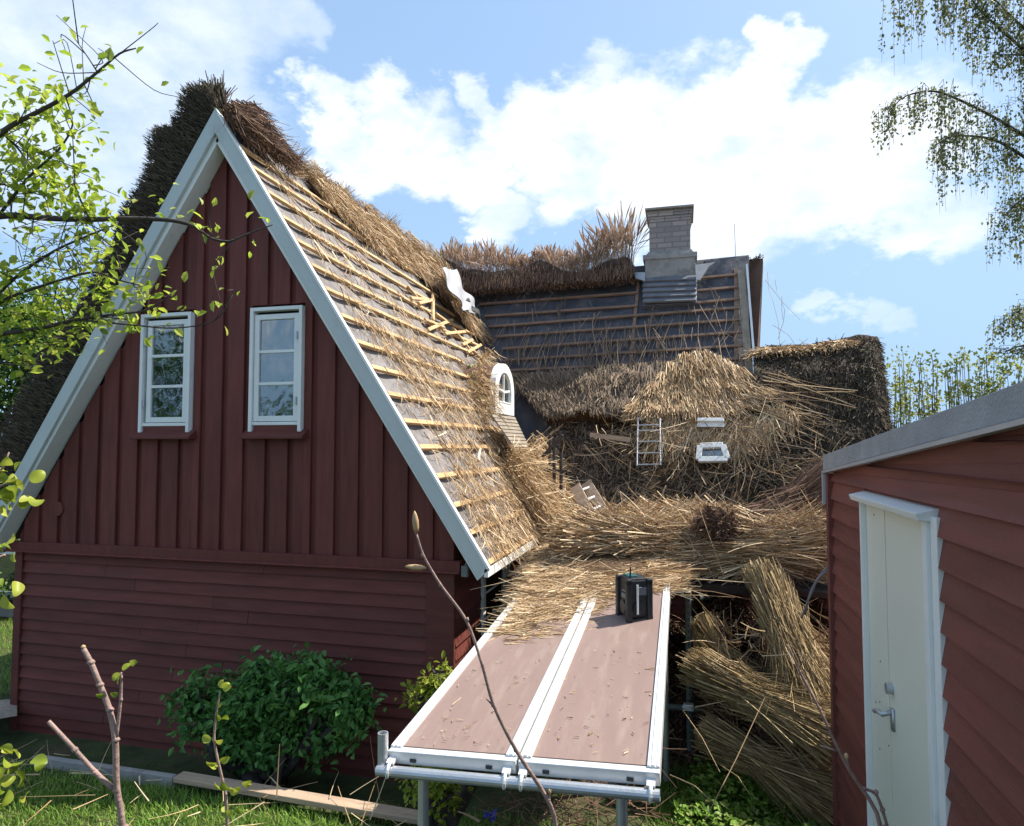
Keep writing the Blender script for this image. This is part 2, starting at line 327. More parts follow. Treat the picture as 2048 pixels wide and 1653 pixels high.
# ================================================================== ground
G = Geo()
gx = np.concatenate([[-400, -120, -50, -25], np.linspace(-14, 6, 81), [15, 40, 120, 400]]); gy = np.concatenate([[-60, -20, -6], np.linspace(-2, 16, 73), [25, 50, 120, 500]])
V = np.zeros((len(gx), len(gy), 3)); V[..., 0] = gx[:, None]; V[..., 1] = gy[None]; V[..., 2] = .03*nz(V*[1, 1, 0], .9)-.02
bedm = (V[..., 0] > -6.6) & (V[..., 0] < -1.6) & (V[..., 1] > 4.52) & (V[..., 1] < 5.6); V[..., 2][bedm] = -.22
G.grid(V, flip=True)
tag(G.build('ground', M['soil'], smooth=True), kind='structure', label='uneven lawn ground around the cottage')
G = Geo(); G.prism([(-6.7, 4.55, -.012), (-1.5, 4.55, -.012), (-1.5, 5.4, -.012), (-6.7, 5.4, -.012)][::-1], (0, 0, -.1))
G = Geo()
p = [atZ(-60, 1448, .03), atZ(34, 1432, .03), atZ(34, 1398, .03), atZ(-60, 1404, .03)]
G.poly(p); tag(G.build('path', M['pathm']), kind='structure', label='pale gravel path beside the left house corner')
def grass(poly_xy, n, hmin, hmax, name, label):
    pts = samp(poly_xy, n); P = np.zeros((n, 3)); P[:, :2] = pts; P[:, 2] = .03*nz(P*[1, 1, 0], .9)-.03
    cl = .6+.5*nz(P, 3.1); D = np.stack([rng.normal(0, .35, n), rng.normal(0, .35, n), np.ones(n)], 1)
    h = rng.uniform(hmin, hmax, n)*np.clip(cl+.4, .45, 1.4); a = rng.uniform(0, 6.28, n); S = np.stack([np.cos(a), np.sin(a), 0*a], 1); B = np.stack([-np.sin(a), np.cos(a), 0*a], 1)
    D = unit(D); wd = rng.uniform(.0025, .005, n)[:, None]; h = h[:, None]; k = rng.uniform(.1, .6, n)[:, None]
    v = np.stack([P-S*wd, P+S*wd, P+D*h*.5+B*h*k*.25+S*wd*.8, P+D*h*.5+B*h*k*.25-S*wd*.8, P+D*h+B*h*k-[0, 0, .3]*h*k], 1); b = np.arange(n)[:, None]*5
    G.add(v, [b+np.array([0, 1, 2, 3]), b+np.array([3, 2, 4])])
G = Geo()
grass([(-6.4, 4.4), (-1.2, 4.4), (-.9, 2.6), (-4.6, 2.6)], 42000, .03, .10, '', '')
grass([(-1.7, 4.6), (1.0, 4.7), (1.0, 3.0), (-1.4, 2.9)], 26000, .03, .10, '', '')
grass([(-.3, 4.6), (1.1, 4.6), (2.0, 6.2), (-.1, 6.2)], 14000, .03, .13, '', '')
grass([(-6.75, 5.0), (-6.3, 4.4), (-8.5, 4.6), (-13, 12), (-8.6, 12)], 36000, .03, .10, '', '')
tag(G.build('grass', M['grass']), label='short green lawn grass', cat='grass', kind='stuff')
G = Geo()   # broad-leaved weeds by the right leg
n = 2600; P = samp([(-.05, 4.5), (.9, 4.4), (1.3, 5.4), (.1, 5.6), (-.1, 5)], n); Z = rng.uniform(.02, .24, n)*np.clip(.6+.6*nz(np.c_[P, 0*P[:, 0]], 4), .2, 1)
leaves(G, np.c_[P, Z], np.c_[rng.normal(size=(n, 2)), rng.normal(.3, .3, n)], np.c_[rng.normal(0, .4, (n, 2)), np.ones(n)], rng.uniform(.03, .07, n))
tag(G.build('ground_cover', M['grass']), label='leafy green weeds below the reed bundles', cat='weeds', kind='stuff')

# edging boards in front of the gable bed
G = Geo(); a, b = atZ(60, 1521, .05), atZ(332, 1568, .05); a[1] = b[1] = 4.44; a[2] = b[2] = .02; G.bar(a, b, .05, .10)
tag(G.build('edging_board', M['concrete'], bevel=.006), 'edging board along the left part of the flower bed, its shade painted in as grey', 'edging board')  # shade painted in: greyer material than the sunlit rest of the edging
G = Geo(); a, b = atZ(335, 1568, .07), atZ(885, 1640, .07); a[1] = 4.43; b[1] = 4.36; G.bar(a, b, .11, .04)
tag(G.build('edging_plank', M['timber'], bevel=.006), 'pale sunlit timber plank lying on the grass in front of the bush', 'plank')

# ================================================================== the thatched house
house = root('thatched_house', 'dark red board cottage with white barge boards, its thatch half stripped to bare battens', 'house', (-4.15, 7, 0))
XA, ZA = -4.15, 5.70; XE, ZE = -1.52, 1.62      # apex and right eave of the near roof
YB = 5.13; YW = 5.35
DS = unit([XE-XA, 0, ZE-ZA]); NR = np.array([-DS[2], 0, DS[0]]); SL = math.hypot(XE-XA, ZE-ZA)
def roofR(Y, d, h=0): return np.array([XA, Y, ZA])+DS*d+NR*h
def V3(a, b): return np.array([a, b])
# gable wall: board on board
G = Geo(); lower = 1.60
def hz(x):  # roof line height over x
    return ZA-.30-abs(x-XA)*(ZA-ZE)/(XE-XA)
xs = np.arange(-6.53, -1.85, .117)
holes = [(-5.06, -4.47, 2.76, 3.90), (-3.85, -3.30, 2.76, 3.90)]
for i, x0 in enumerate(xs):
    x1 = min(x0+.117, -1.88); pr = .032 if i % 2 else 0.0
    a, b = (x0-.028, x1+.028) if i % 2 else (x0, x1)
    a = max(a, -6.53); b = min(b, -1.87)
    def seg(a, b, z0, z1a, z1b):
        if b-a < .004: return
        G.prism([(a, YW-pr, z0), (b, YW-pr, z0), (b, YW-pr, max(z1b, z0+.01)), (a, YW-pr, max(z1a, z0+.01))], (0, .03+pr, 0))
    cuts = sorted({a, b, *[h for ho in holes for h in ho[:2] if a < h < b], *([XA] if a < XA < b else [])})
    for c0, c1 in zip(cuts[:-1], cuts[1:]):
        mid = (c0+c1)/2; ho = [h for h in holes if h[0] < mid < h[1]]
        if ho: seg(c0, c1, lower, ho[0][2], ho[0][2]); seg(c0, c1, ho[0][3], hz(c0), hz(c1))
        else: seg(c0, c1, lower, hz(c0), hz(c1))
G.build('gable_wall', M['red'], house, bevel=.003)
# clapboards
G = Geo(); z = lower-.02; k = 0
while z > -.45:
    xj = rng.uniform(-5.6, -2.9)
    for xa_, xb_ in ((-6.45, xj-.002), (xj+.002, -2.10)):
        dz_ = rng.normal(0, .0018); G.prism([(xa_, YW-.005, z+dz_), (xa_, YW-.032+dz_, z-.125+dz_), (xa_, YW-.008, z-.125+dz_), (xa_, YW+.02, z+dz_)], (xb_-xa_, 0, 0))
    z -= .115
G.b2((-6.45, YW+.005, -.5), (-1.88, YW+.04, lower)); 
G.build('clapboard_wall', M['redh'], house)
G = Geo(); G.b2((-6.62, YW-.075, lower-.05), (-1.80, YW+.0, lower+.045)); G.prism([(-6.62, YW-.10, lower-.055), (-6.62, YW-.0, lower-.055), (-6.62, YW-.0, lower-.02), (-6.62, YW-.10, lower-.04)], (4.82, 0, 0))
G.build('drip_board', M['red'], house, bevel=.005)
for x0, x1 in ((-6.53, -6.44), (-2.11, -1.86)):
    G = Geo(); G.b2((x0, YW-.045, -.5), (x1, YW, lower-.055)); G.build('corner_board', M['redh'], house, bevel=.004)
G = Geo(); G.tube([(-6.02, YW-.024, 1.98), (-6.02, YW-.045, 1.98)], .07, 16); G.build('vent_cover', M['red'], house)
# side walls
G = Geo()
z = 1.62
while z > -.4: G.prism([(-1.885, 5.36, z), (-1.858, 5.36, z-.125), (-1.88, 5.36, z-.125), (-1.90, 5.36, z)], (0, 3.5, 0)); z -= .115
G.b2((-1.92, 5.38, -.5), (-1.89, 8.9, 1.75)); G.build('side_wall', M['redh'], house)
G = Geo(); G.b2((-6.53, 5.39, -.5), (-6.45, 11, 1.7)); G.build('side_wall', M['redh'], house)
# barge boards (white, thick, with a returned soffit strip)
def barge(side):
    G = Geo(); s = side; tip = XE+.02 if s > 0 else 2*XA-XE-.02; zt = ZE
    if s < 0: tip -= .02
    d = unit([tip-XA, 0, zt-ZA]); nrm = np.array([-d[2]*s, 0, d[0]*s]) if s > 0 else np.array([d[2], 0, -d[0]])
    top = np.array([XA, YB, ZA+.03]); end = np.array([tip, YB, zt])
    wdt = .13; ia = top-np.array([0, 0, wdt/abs(d[0])*1.0])  # inner apex
    inner_end = end-nrm*wdt
    inner_end = inner_end + d*.02
    G.prism([top, end, inner_end, ia][::s], (0, .035, 0))
    o = G.build('barge_board', M['barge'], house, bevel=.004)
    # soffit strip between the barge and the wall, stepped
    G = Geo(); ia2 = ia+np.array([0, .036, 0]); ie2 = inner_end+np.array([0, .036, 0])
    G.prism([ia2+nrm*.02, ie2+nrm*.02, ie2-nrm*.02, ia2-nrm*.02+np.array([0, 0, -.05])], (0, .18, 0)); G.build('soffit', M['white'], house)
    return top, end
barge(1); barge(-1)
G = Geo(); e0 = roofR(YB-.004, 0, .015); G.bar(roofR(YB+.016, .05, .012), roofR(YB+.016, SL, .012), .05, .02, NR); G.build('barge_capping', M['white'], house)
# windows
def window(x0, x1, z0, z1, inner, hinge):
    y = YW-.032; t = .034
    G = Geo()
    for a, b, c, d in ((x0, x0+t, z0-.06, z1), (x1-t, x1, z0-.06, z1), (x0+t, x1-t, z1-t, z1)): G.b2((a, y-.05, c), (b, y+.03, d))
    G.b2((x0+t, y-.035, z0), (x1-t, y+.03, z0+.03))
    w = G.build('window', M['white'], house, bevel=.005)
    G = Geo(); a0, a1, b0, b1 = x0+t+.006, x1-t-.006, z0+.035, z1-t-.03; f = .05; yy = y-.03
    if x0 < -4.2: a0 += .03
    G.b2((a0, yy, b0), (a0+f, yy+.045, b1)); G.b2((a1-f, yy, b0), (a1, yy+.045, b1)); G.b2((a0+f, yy, b0), (a1-f, yy+.045, b0+f)); G.b2((a0+f, yy, b1-f), (a1-f, yy+.045, b1))
    H = (b1-b0-2*f)/3
    for k in (1, 2): G.b2((a0+f, yy+.004, b0+f+k*H-.014), (a1-f, yy+.04, b0+f+k*H+.014))
    G.build('frame', M['white'], w, bevel=.004)
    G = Geo(); G.b2((a0+f-.005, yy+.018, b0+f-.005), (a1-f+.005, yy+.022, b1-f+.005)); G.build('pane', M['glass'], w)
    G = Geo(); G.prism([(x0-.05, y-.1, z0-.125), (x0-.05, y-.1, z0-.10), (x0-.05, y+.01, z0-.028), (x0-.05, y+.01, z0-.125)], (x1-x0+.1, 0, 0)); G.b2((x0+.046, y-.03, z0-.1), (x1-.046, y+.02, z0-.002)); G.build('sill', M['redh'], w, bevel=.006)
    G = Geo()
    if inner == 'blind':
        zz = b0
        while zz < b1: G.prism([(a0, yy+.10, zz), (a0, yy+.118, zz+.016), (a0, yy+.12, zz+.016), (a0, yy+.102, zz)], (a1-a0, 0, 0)); zz += .026
        G.build('blind', M['blind'], w)
    else:
        zc = b0+.33*(b1-b0)
        n = 40; xx = np.linspace(a0, a1, n); V = np.zeros((n, 2, 3)); V[:, :, 0] = xx[:, None]; V[:, 0, 2] = zc; V[:, 1, 2] = b1; V[..., 1] = yy+.11+.012*np.sin(np.arange(n)*1.1)[:, None]; G.grid(V); G.build('curtain', M['curtain'], w)
        G = Geo(); zz = b0
        while zz < zc: G.prism([(a0, yy+.10, zz), (a0, yy+.118, zz+.016), (a0, yy+.12, zz+.016), (a0, yy+.102, zz)], (a1-a0, 0, 0)); zz += .026
        G.build('blind', M['blind'], w)
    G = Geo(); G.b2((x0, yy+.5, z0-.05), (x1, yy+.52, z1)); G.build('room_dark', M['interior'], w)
    for zz in (z0+.22, z1-.27):
        G = Geo(); xh = x0+t+.02 if x0 < -4.2 else x1-t-.02; G.tube([(xh, yy-.012, zz-.035), (xh, yy-.012, zz+.035)], .009, 8); G.build('hinge', M['galv'], w)
window(-5.05, -4.48, 2.79, 3.87, 'blind', 0); window(-3.84, -3.30, 2.79, 3.87, 'curtain', 0)
# side window near corner and lamp
G = Geo()
y0, y1, z0, z1 = 6.15, 6.95, .72, 1.44
G.b2((-1.87, y0-.06, z0-.1), (-1.84, y0+.02, z1+.05)); G.b2((-1.87, y1-.12, z0-.6), (-1.835, y1+.12, z1+.1)); G.b2((-1.87, y0, z1), (-1.84, y1, z1+.06)); G.b2((-1.87, y0, z0-.06), (-1.84, y1, z0))
for zz in (z0+.22, z0+.46): G.b2((-1.868, y0, zz), (-1.848, y1, zz+.02))
sw = G.build('window', M['white'], house, bevel=.003)
G = Geo(); G.b2((-1.858, y0, z0), (-1.852, y1, z1)); G.build('pane', M['glass'], sw)
G = Geo(); q = atY(930, 1143, 5.28); G.b2(q-[.028, .02, .045], q+[.028, .03, .045]); G.tube([q+[.0, 0, .04], q+[.02, .0, .09]], .008, 6); G.build('sensor_lamp', M['greyp'], house, bevel=.008)
# near roof deck
yend = 11.2
G = Geo(); G.prism([roofR(YB+.04, -.02, -.10), roofR(YB+.04, SL, -.10), roofR(YB+.04, SL, -.04), roofR(YB+.04, -.02, -.04)], (0, 6.1, 0))
nY, nD = 120, 60; V = np.zeros((nY, nD, 3))
for i, Y in enumerate(np.linspace(YB+.03, yend, nY)):
    for j, d in enumerate(np.linspace(0, SL, nD)):
        V[i, j] = roofR(Y, d, -.022+.012*math.cos((Y-YB)*2*math.pi/.62)+.006*math.sin(d*9+Y*3))
G.grid(V)
V = np.array([[[2*XA-XE-.05, Y, ZE], [XA, Y, ZA-.02]] for Y in (YB+.04, yend)]); G.grid(V)
G.build('roof_underlay', M['under'], house, smooth=False)
# battens on the near slope (each a part)
NB = 17
for i in range(NB):
    d = .42+i*(SL-.46)/(NB-1)
    Yv = 11.1-.5*d                                    # valley line
    if 2.2 < d < 3.6: Yv = 8.5
    if d >= 3.6: Yv = 8.6-.35*(d-3.6)
    y = YB+.045
    jog = rng.normal(0, .008)
    G = Geo(); jj = y+rng.uniform(2, 3.6)
    G.bar(roofR(y, d+jog, .012), roofR(min(jj, Yv), d+jog+rng.normal(0, .008), .012), .045, .034, NR)
    if jj < Yv: G.bar(roofR(jj+.004, d+rng.normal(0, .01), .012), roofR(Yv, d+rng.normal(0, .015), .012), .045, .034, NR)
    G.build('batten', M['batten'], house, bevel=.003)
def onR(x, y, h=0.): return atP(x, y, roofR(6, 0, h), NR)
# short batten ends round the opened strip
for (xa, ya, xb, yb) in [(822,597,858,600),(815,572,838,600),(838,607,868,600),(866,590,866,640),(850,640,888,655),(890,668,930,664),(856,660,905,640),(925,690,945,680),(935,705,962,690),(955,720,975,742),(968,735,990,728),(1010,700,985,692),(872,628,900,648),(905,655,940,700),(940,695,985,740)]:
    G = Geo(); G.bar(onR(xa, ya, .05), onR(xb, yb, .05), .045, .03, NR); G.build('batten', M['batten'], house, bevel=.003)
# white eave board
G = Geo(); G.bar([XE-.01, YB, ZE-.03], [XE-.01, 6.95, ZE-.03+.0], .035, .07, (0, 0, 1)); G.build('eave_board', M['white'], house, bevel=.004)
# left thatch, end face from the verge
outl = [(436,205),(428,190),(412,176),(398,180),(374,192),(369,205),(372,225),(358,250),(345,264),(322,264),(310,275),(307,295),(312,310),(300,345),(288,385),(262,415),(247,450),(243,480),(232,510),(205,545),(190,580),(170,620),(145,650),(105,700),(78,738),(58,780),(30,830),(15,870),(5,900),(-20,940),(-45,1000),(-60,1060)]
op = np.array([atY(x, y, YB+.1) for x, y in outl])
m_ = len(op); tt = np.linspace(0, 1, m_)
cum = np.concatenate([[0], np.cumsum(np.linalg.norm(np.diff(op, axis=0), axis=1))]); s_ = np.linspace(0, cum[-1], 120)
op = np.stack([np.interp(s_, cum, op[:, k]) for k in range(3)], 1)
bx = lambda z: XA-(ZA-z)*(XE*-1+XA*1)*-1/(ZA-ZE) if False else XA-(ZA-z)*(XE-XA)/(ZA-ZE)
ip = []
for p in op:   # foot of the perpendicular on the left slope
    dl = unit([-(XE-XA), 0, ZE-ZA]); t = max(0, np.dot(p-np.array([XA, 0, ZA]), dl)); q = np.array([XA, YB+.1, ZA])+dl*t; q[1] = YB+.1; ip.append(q-np.array([.0, 0, 0]))
ip = np.array(ip)
G = Geo(); ys = np.linspace(0, 5.5, 60); V = np.zeros((len(ys), 120, 3))
for i, yy in enumerate(ys):
    V[i] = op+[0, yy, 0]; nn = nz(V[i], 3.)[:, None]; V[i] += unit(op-ip+1e-6)*(nn*.04+.05*nz(V[i], 9)[:, None]*.5)-unit(op-ip+1e-6)*.12*min(1, yy/1.2)
G.grid(V, flip=True)
E = np.zeros((14, 120, 3))
for j in range(14):
    f = j/13.; E[j] = ip*(1-f)+op*f; E[j, :, 1] += -.06*math.sin(f*3.1)+.02*nz(E[j], 14)
G.grid(E, flip=True); 
G.build('old_thatch', M['moss'], house, smooth=True)
G = Geo()   # bristle on the verge end and rim
n = 15000; k = rng.integers(0, 119, n); f = rng.random((n, 1))**.8; P = ip[k]*(1-f)+op[k]*f+rng.normal(0, .015, (n, 3)); P[:, 1] = YB+.06-.05*np.sin(f[:, 0]*3.1)+rng.uniform(-.02, .03, n)
nrm = unit(op[k]-ip[k]+1e-6); dl = unit([-(XE-XA), 0, ZE-ZA])
D = np.array([0, -.55, 0])+nrm*.9+dl*rng.normal(-.1, .25, (n, 1))+rng.normal(0, .18, (n, 3)); strands(G, P, D, rng.uniform(.03, .075, n), .0032, .1, 2)
n = 5000; k = rng.integers(0, 119, n); P = op[k]+[0, 1, 0]*rng.uniform(0, 1.2, (n, 1)); D = unit(op[k]-ip[k]+1e-6)+rng.normal(0, .5, (n, 3)); strands(G, P-D*.03, D, rng.uniform(.03, .065, n), .0025, .2, 2)
n = 160; P = atY(np.array(rng.uniform(418, 452, n)), np.array(rng.uniform(195, 225, n)), 5.3); D = np.c_[rng.normal(-.15, .25, n), rng.normal(0, .3, n), np.ones(n)]; strands(G, P, D, rng.uniform(.1, .26, n), .006, .08, 2)
G.build('thatch_bristle', M['mosshair'], house)
# ridge lump on the right of the apex
def blob(G, path, rad, k=14, rough=.2, mi=0, seed=0, flat=1.0):
    path = np.array(path, float); c = np.concatenate([[0], np.cumsum(np.linalg.norm(np.diff(path, axis=0), axis=1))]); m = max(10, int(c[-1]/.06)); s = np.linspace(0, c[-1], m)
    pts = np.stack([np.interp(s, c, path[:, i]) for i in range(3)], 1); rr = np.interp(s, c, rad)
    t = unit(np.gradient(pts, axis=0)); ref = np.array([0, 0, 1.]) if abs(t[0][2]) < .85 else np.array([0, 1., 0]); a = unit(np.cross(t, ref)); b = np.cross(a, t)
    an = np.arange(k+1)*2*math.pi/k; V = pts[:, None]+rr[:, None, None]*(a[:, None]*np.cos(an)[None, :, None]+b[:, None]*np.sin(an)[None, :, None]*flat)
    V[:, -1] = V[:, 0]; dd = V-pts[:, None]; V = pts[:, None]+dd*(1+rough*nz(V, 6, seed))[..., None]; V[:, -1] = V[:, 0]
    G.grid(V, mi); G.add(np.concatenate([V[0][:-1], V[-1][:-1]]), [np.arange(k)[::-1], np.arange(k)+k], mi)
    return pts, rr
G = Geo()
blob(G, [onR(455, 225, .02), onR(485, 235, .06), onR(520, 270, .02), onR(560, 320, -.03)], [.10, .12, .09, .03], rough=.3)
n = 2200; q = samp([(445, 208), (470, 208), (498, 208), (518, 238), (545, 275), (590, 330), (530, 290), (498, 268), (470, 240)], n)
P = onR(q[:, 0], q[:, 1], .14)+NR*rng.uniform(-.06, .08, (n, 1)); strands(G, P, DS*.5+np.array([0, 1, 0])*rng.uniform(.1, 1., (n, 1))+rng.normal(0, .22, (n, 3)), rng.uniform(.08, .24, n), .0035, .18, 3)
G.build('ridge_cap_thatch', M['brownreed'], house)
# straw remnant along the ridge
G = Geo()
ridgepoly = [(588, 330), (640, 362), (735, 430), (830, 490), (875, 520), (930, 590), (985, 690), (1000, 730), (960, 690), (905, 630), (860, 572), (815, 538), (740, 492), (690, 452), (645, 412), (605, 358)]
q = samp(ridgepoly, 260); 
n = 9000; q = samp(ridgepoly, n); hh = .05+.10*rng.random(n)
P = onR(q[:, 0], q[:, 1], 0.); kp = rng.random(n) < np.clip(.75+.6*nz(P, 3.7, 5)+.5*nz(P, 9, 2), .12, 1); P = P[kp]; q = q[kp]; n = len(P); hh = hh[kp]*(1+.6*nz(P, 4, 3)); P = P+NR*hh[:, None]; c_ = nz(P, 2.5)
D = DS*1+np.array([0, 1, 0])*(.45+.8*c_+rng.normal(0, .55, n))[:, None]+NR*rng.normal(.02, .2, (n, 1)); strands(G, P, D, rng.uniform(.06, .28, n)*np.clip((q[:, 0]-560)/140, .4, 1.2), rng.uniform(.002, .004, n), .2, 3)
# broken stubs standing along the crest
edge = np.array([(575, 330), (640, 362), (700, 405), (735, 430), (790, 468), (830, 490), (875, 518)]); n = 1500; u = rng.random(n); ex = np.interp(u*300+575, edge[:, 0], edge[:, 0]); ey = np.interp(ex, edge[:, 0], edge[:, 1])
P = onR(ex, ey+rng.uniform(0, 14, n), .02); amp = np.clip(.5+1.1*nz(P, 4.5, 3), .12, 1.3); D = np.array([.45, .35, .75])+rng.normal(0, .28, (n, 3)); strands(G, P, D, rng.uniform(.08, .26, n)*amp, .0035, .18, 3)
G.build('ridge_straw', M['straw'], house)
G = Geo(); q = [onR(x, y, .035) for x, y in [(615, 358), (735, 440), (830, 500), (872, 526), (925, 600), (985, 705), (905, 625), (850, 560), (740, 478), (650, 402)]]
G.prism(q, -NR*.03); G.build('thatch_base', M['core'], house)

# ------------------------------------------------------------------ back wing
WA = R(7); ER = np.array([math.cos(WA), -math.sin(WA), 0]); EN = np.array([math.sin(WA), math.cos(WA), 0])
WO = np.array([-1.5, 11.15, 5.58]); TN = math.tan(R(60)); WU = unit(EN*1+np.array([0, 0, TN])); WN = unit(np.cross(ER, WU))  # normal facing us
def wing(s, t, h=0.): return WO+ER*s+WU*t+WN*h    # t negative = down the slope
def onW(x, y, h=0.): return atP(x, y, wing(0, 0, h), WN)
def st(P): d = np.asarray(P)-WO; return d@ER, d@WU
sR, _ = st(onW(1498, 540)); sL = -3.6
print('wing', sR, st(onW(1280, 560)), st(onW(950, 585)), st(onW(1240, 825)), st(onW(1250, 1035)), WN)
G = Geo(); na, nb = 90, 50; V = np.zeros((na, nb, 3))
for i, s in enumerate(np.linspace(sL, sR, na)):
    for j, t in enumerate(np.linspace(-4.7, 0, nb)): V[i, j] = wing(s, t, -.03+.012*math.cos(s*2*math.pi/.75)+.006*math.sin(t*8+s*2))
G.grid(V); G.prism([wing(sL, 0, -.05), wing(sR, 0, -.05), wing(sR, 0, -.05)+EN*2.6-[0, 0, 4], wing(sL, 0, -.05)+EN*2.6-[0, 0, 4]], (0, .05, .05))
G.build('wing_underlay', M['underdark'], house)
def wbat(y_at_1000, i):
    pass
rows = [(948, 586, 1282, 560), (960, 610, 1276, 587), (970, 634, 1276, 613), (978, 655, 1490, 616), (990, 675, 1490, 640), (1005, 699, 1492, 665), (1010, 722, 1496, 692), (1012, 743, 1500, 718), (1014, 763, 1500, 742)]
for (x1, y1, x2, y2) in rows:
    a, b = onW(x1, y1, 0), onW(x2, y2, 0); G = Geo(); s1, t1 = st(a); s2, t2 = st(b)
    G.bar(wing(s1, t1, .012), wing(s2, t2, .012), .042, .03, WN); G.build('batten', M['wingbatten'], house)
for y2 in (549, 574, 598):
    a, b = onW(1395, y2+9, 0), onW(1490, y2, 0); G = Geo(); G.bar(a+WN*.012, b+WN*.012, .042, .03, WN); G.build('batten', M['wingbatten'], house)
for xx in (1268, 1470):
    a = st(onW(xx, 640))[0]; G = Geo(); G.bar(wing(a, -.25, -.01), wing(a+.03, -2.9, -.01), .05, .03, WN); G.build('counter_batten', M['wingbatten'], house)
# right verge: boards, white strip and the thatch lining beyond
G = Geo(); a, b = st(onW(1482, 545)), st(onW(1500, 760)); G.bar(wing(a[0], a[1], .03), wing(b[0], b[1], .03), .10, .04, WN); G.build('verge_board', M['cedar'], house)
G = Geo(); a, b = st(onW(1494, 536)), st(onW(1511, 752)); G.bar(wing(a[0], a[1], .06), wing(b[0], b[1], .06), .03, .05, WN); G.build('verge_strip', M['steel'], house)
G = Geo(); q = [atY(1396, 560, 10.9), atY(1400, 533, 10.9), atY(1430, 524, 10.95), atY(1478, 522, 11), atY(1526, 517, 11), atY(1522, 600, 10.8), atY(1519, 690, 10.4), atY(1512, 740, 10.1), atY(1500, 640, 10.6), atY(1494, 540, 11.0), atY(1440, 545, 11.0)]
G.prism(q, EN*.30); G.build('verge_thatch', M['brown'], house)
G = Geo(); n = 160; e = np.array([(1400, 531), (1526, 516), (1519, 690)]); u = rng.random(n); ex = 1400+u*126; ey = 531-u*15
P = atY(ex, ey, 10.95); strands(G, P, rng.normal(0, .5, (n, 3))+[.4, 0, .4], rng.uniform(.03, .09, n), .005, .2, 2); G.build('verge_fringe', M['mosshair'], house)
# dark bristling thatch below the ridge with plumes
G = Geo()
a = onW(880, 548); b = onW(1268, 535)
V = np.zeros((90, 9, 3)); xs_ = np.linspace(872, 1272, 90); 
prof_y = np.interp(xs_, [872, 930, 1000, 1040, 1080, 1130, 1180, 1225, 1252, 1262, 1272], [512, 535, 543, 535, 520, 545, 540, 522, 512, 520, 565])
bot_y = np.interp(xs_, [872, 900, 945, 1272], [530, 560, 584, 558])
for i in range(90):
    for j, f in enumerate(np.linspace(0, 1, 9)):
        V[i, j] = onW(xs_[i], bot_y[i]*(1-f)+prof_y[i]*f, .02+.28*math.sin(min(1, f*1.05)*math.pi*.62))
V += (WN*.05)*nz(V, 5)[..., None]; G.grid(V); G.grid(V+EN*.35, flip=True)
G.build('wing_ridge_thatch', M['dark'], house, smooth=True)
G = Geo(); n = 8000; ex = rng.uniform(872, 1268, n); f = rng.random(n)*.72; ty = np.interp(ex, xs_, prof_y); by = np.interp(ex, xs_, bot_y); ey = by*(1-f)+ty*f
P = onW(ex, ey, .2)+WN*rng.uniform(-.05, .12, (n, 1)); D = WU*1+ER*rng.normal(.02, .22, (n, 1))+rng.normal(0, .12, (n, 3))+np.array([0, 0, .4])
strands(G, P-WU*.1, D, rng.uniform(.08, .2, n), .004, .12, 2); G.build('ridge_stubs', M['brownreed'], house)
G = Geo(); n = 1500; ex = rng.uniform(868, 1262, n); hgt = np.interp(ex, [868, 900, 930, 1000, 1030, 1060, 1100, 1150, 1180, 1230, 1250, 1262], [.12, .42, .5, .55, .3, .25, .4, .45, .6, .75, .95, .7])
ty = np.interp(ex, xs_, prof_y); P = onW(ex, ty+6, .2)+EN*rng.uniform(-.05, .4, (n, 1)); D = np.array([0, 0, 1.])+ER*(rng.normal(-.12, .25, n)+.12*nz(P, 2))[:, None]+rng.normal(0, .08, (n, 3))
strands(G, P, D, hgt*rng.uniform(.5, 1.1, n)*1.05, rng.uniform(.0028, .0052, n), .28, 6, head=2.8); G.build('reed_plumes', M['plume'], house)
# wing scattered stalks
G = Geo(); n = 420; q = samp([(945, 590), (1282, 565), (1400, 570), (1495, 550), (1500, 740), (1090, 800), (1010, 720)], n); P = onW(q[:, 0], q[:, 1], .05)
keep = rng.random(n) < np.clip(.25+(q[:, 1]-580)/220+.35*nz(P, 1.6), .06, 1); P = P[keep]; n = len(P)
strands(G, P, -WU*1+ER*rng.normal(0, .35, (n, 1))+WN*rng.normal(0, .04, (n, 1)), rng.uniform(.2, .7, n), rng.uniform(.003, .005, n), .1, 3)
n = 220; q = samp([(1010, 725), (1090, 690), (1260, 680), (1400, 690), (1330, 770), (1100, 790)], n); P = onW(q[:, 0], q[:, 1], .06)
strands(G, P, WU*1+ER*rng.normal(0, .25, (n, 1))+WN*.15, rng.uniform(.15, .5, n), rng.uniform(.003, .005, n), .12, 3)
G.build('loose_wing_straw', M['greyreed'], house)
# chimney
ch = Geo(); cp = atY(1341, 540, 10.75); cs = atY(1290, 540, 10.75)[0], atY(1391, 540, 10.75)[0]; cx = sum(cs)/2; hw = (cs[1]-cs[0])/2; cy = 11.15
def zc(y, yy=10.75): return atY(1341, y, yy)[2]
ch.b2((cx-hw, cy-.42, zc(620)), (cx+hw, cy+.42, zc(512))); ch.b2((cx-hw-.03, cy-.44, zc(512)-.05), (cx+hw+.03, cy+.44, zc(508)))
for k, f in enumerate((.93, .88)): ch.b2((cx-hw*f, cy-.42*f, zc(508)+k*.03), (cx+hw*f, cy+.42*f, zc(508)+.03+k*.03+.003))
cho = ch.build('chimney', M['concrete'], house, bevel=.008)
G = Geo(); f = .82; G.b2((cx-hw*f, cy-.42*f, zc(508)+.06), (cx+hw*f, cy+.42*f, zc(437)))
for k in range(4): G.b2((cx-hw*f-.010*k-.004, cy-.42*f-.010*k-.004, zc(440)+k*.045), (cx+hw*f+.010*k+.004, cy+.42*f+.010*k+.004, zc(440)+.045*(k+1)-.002))
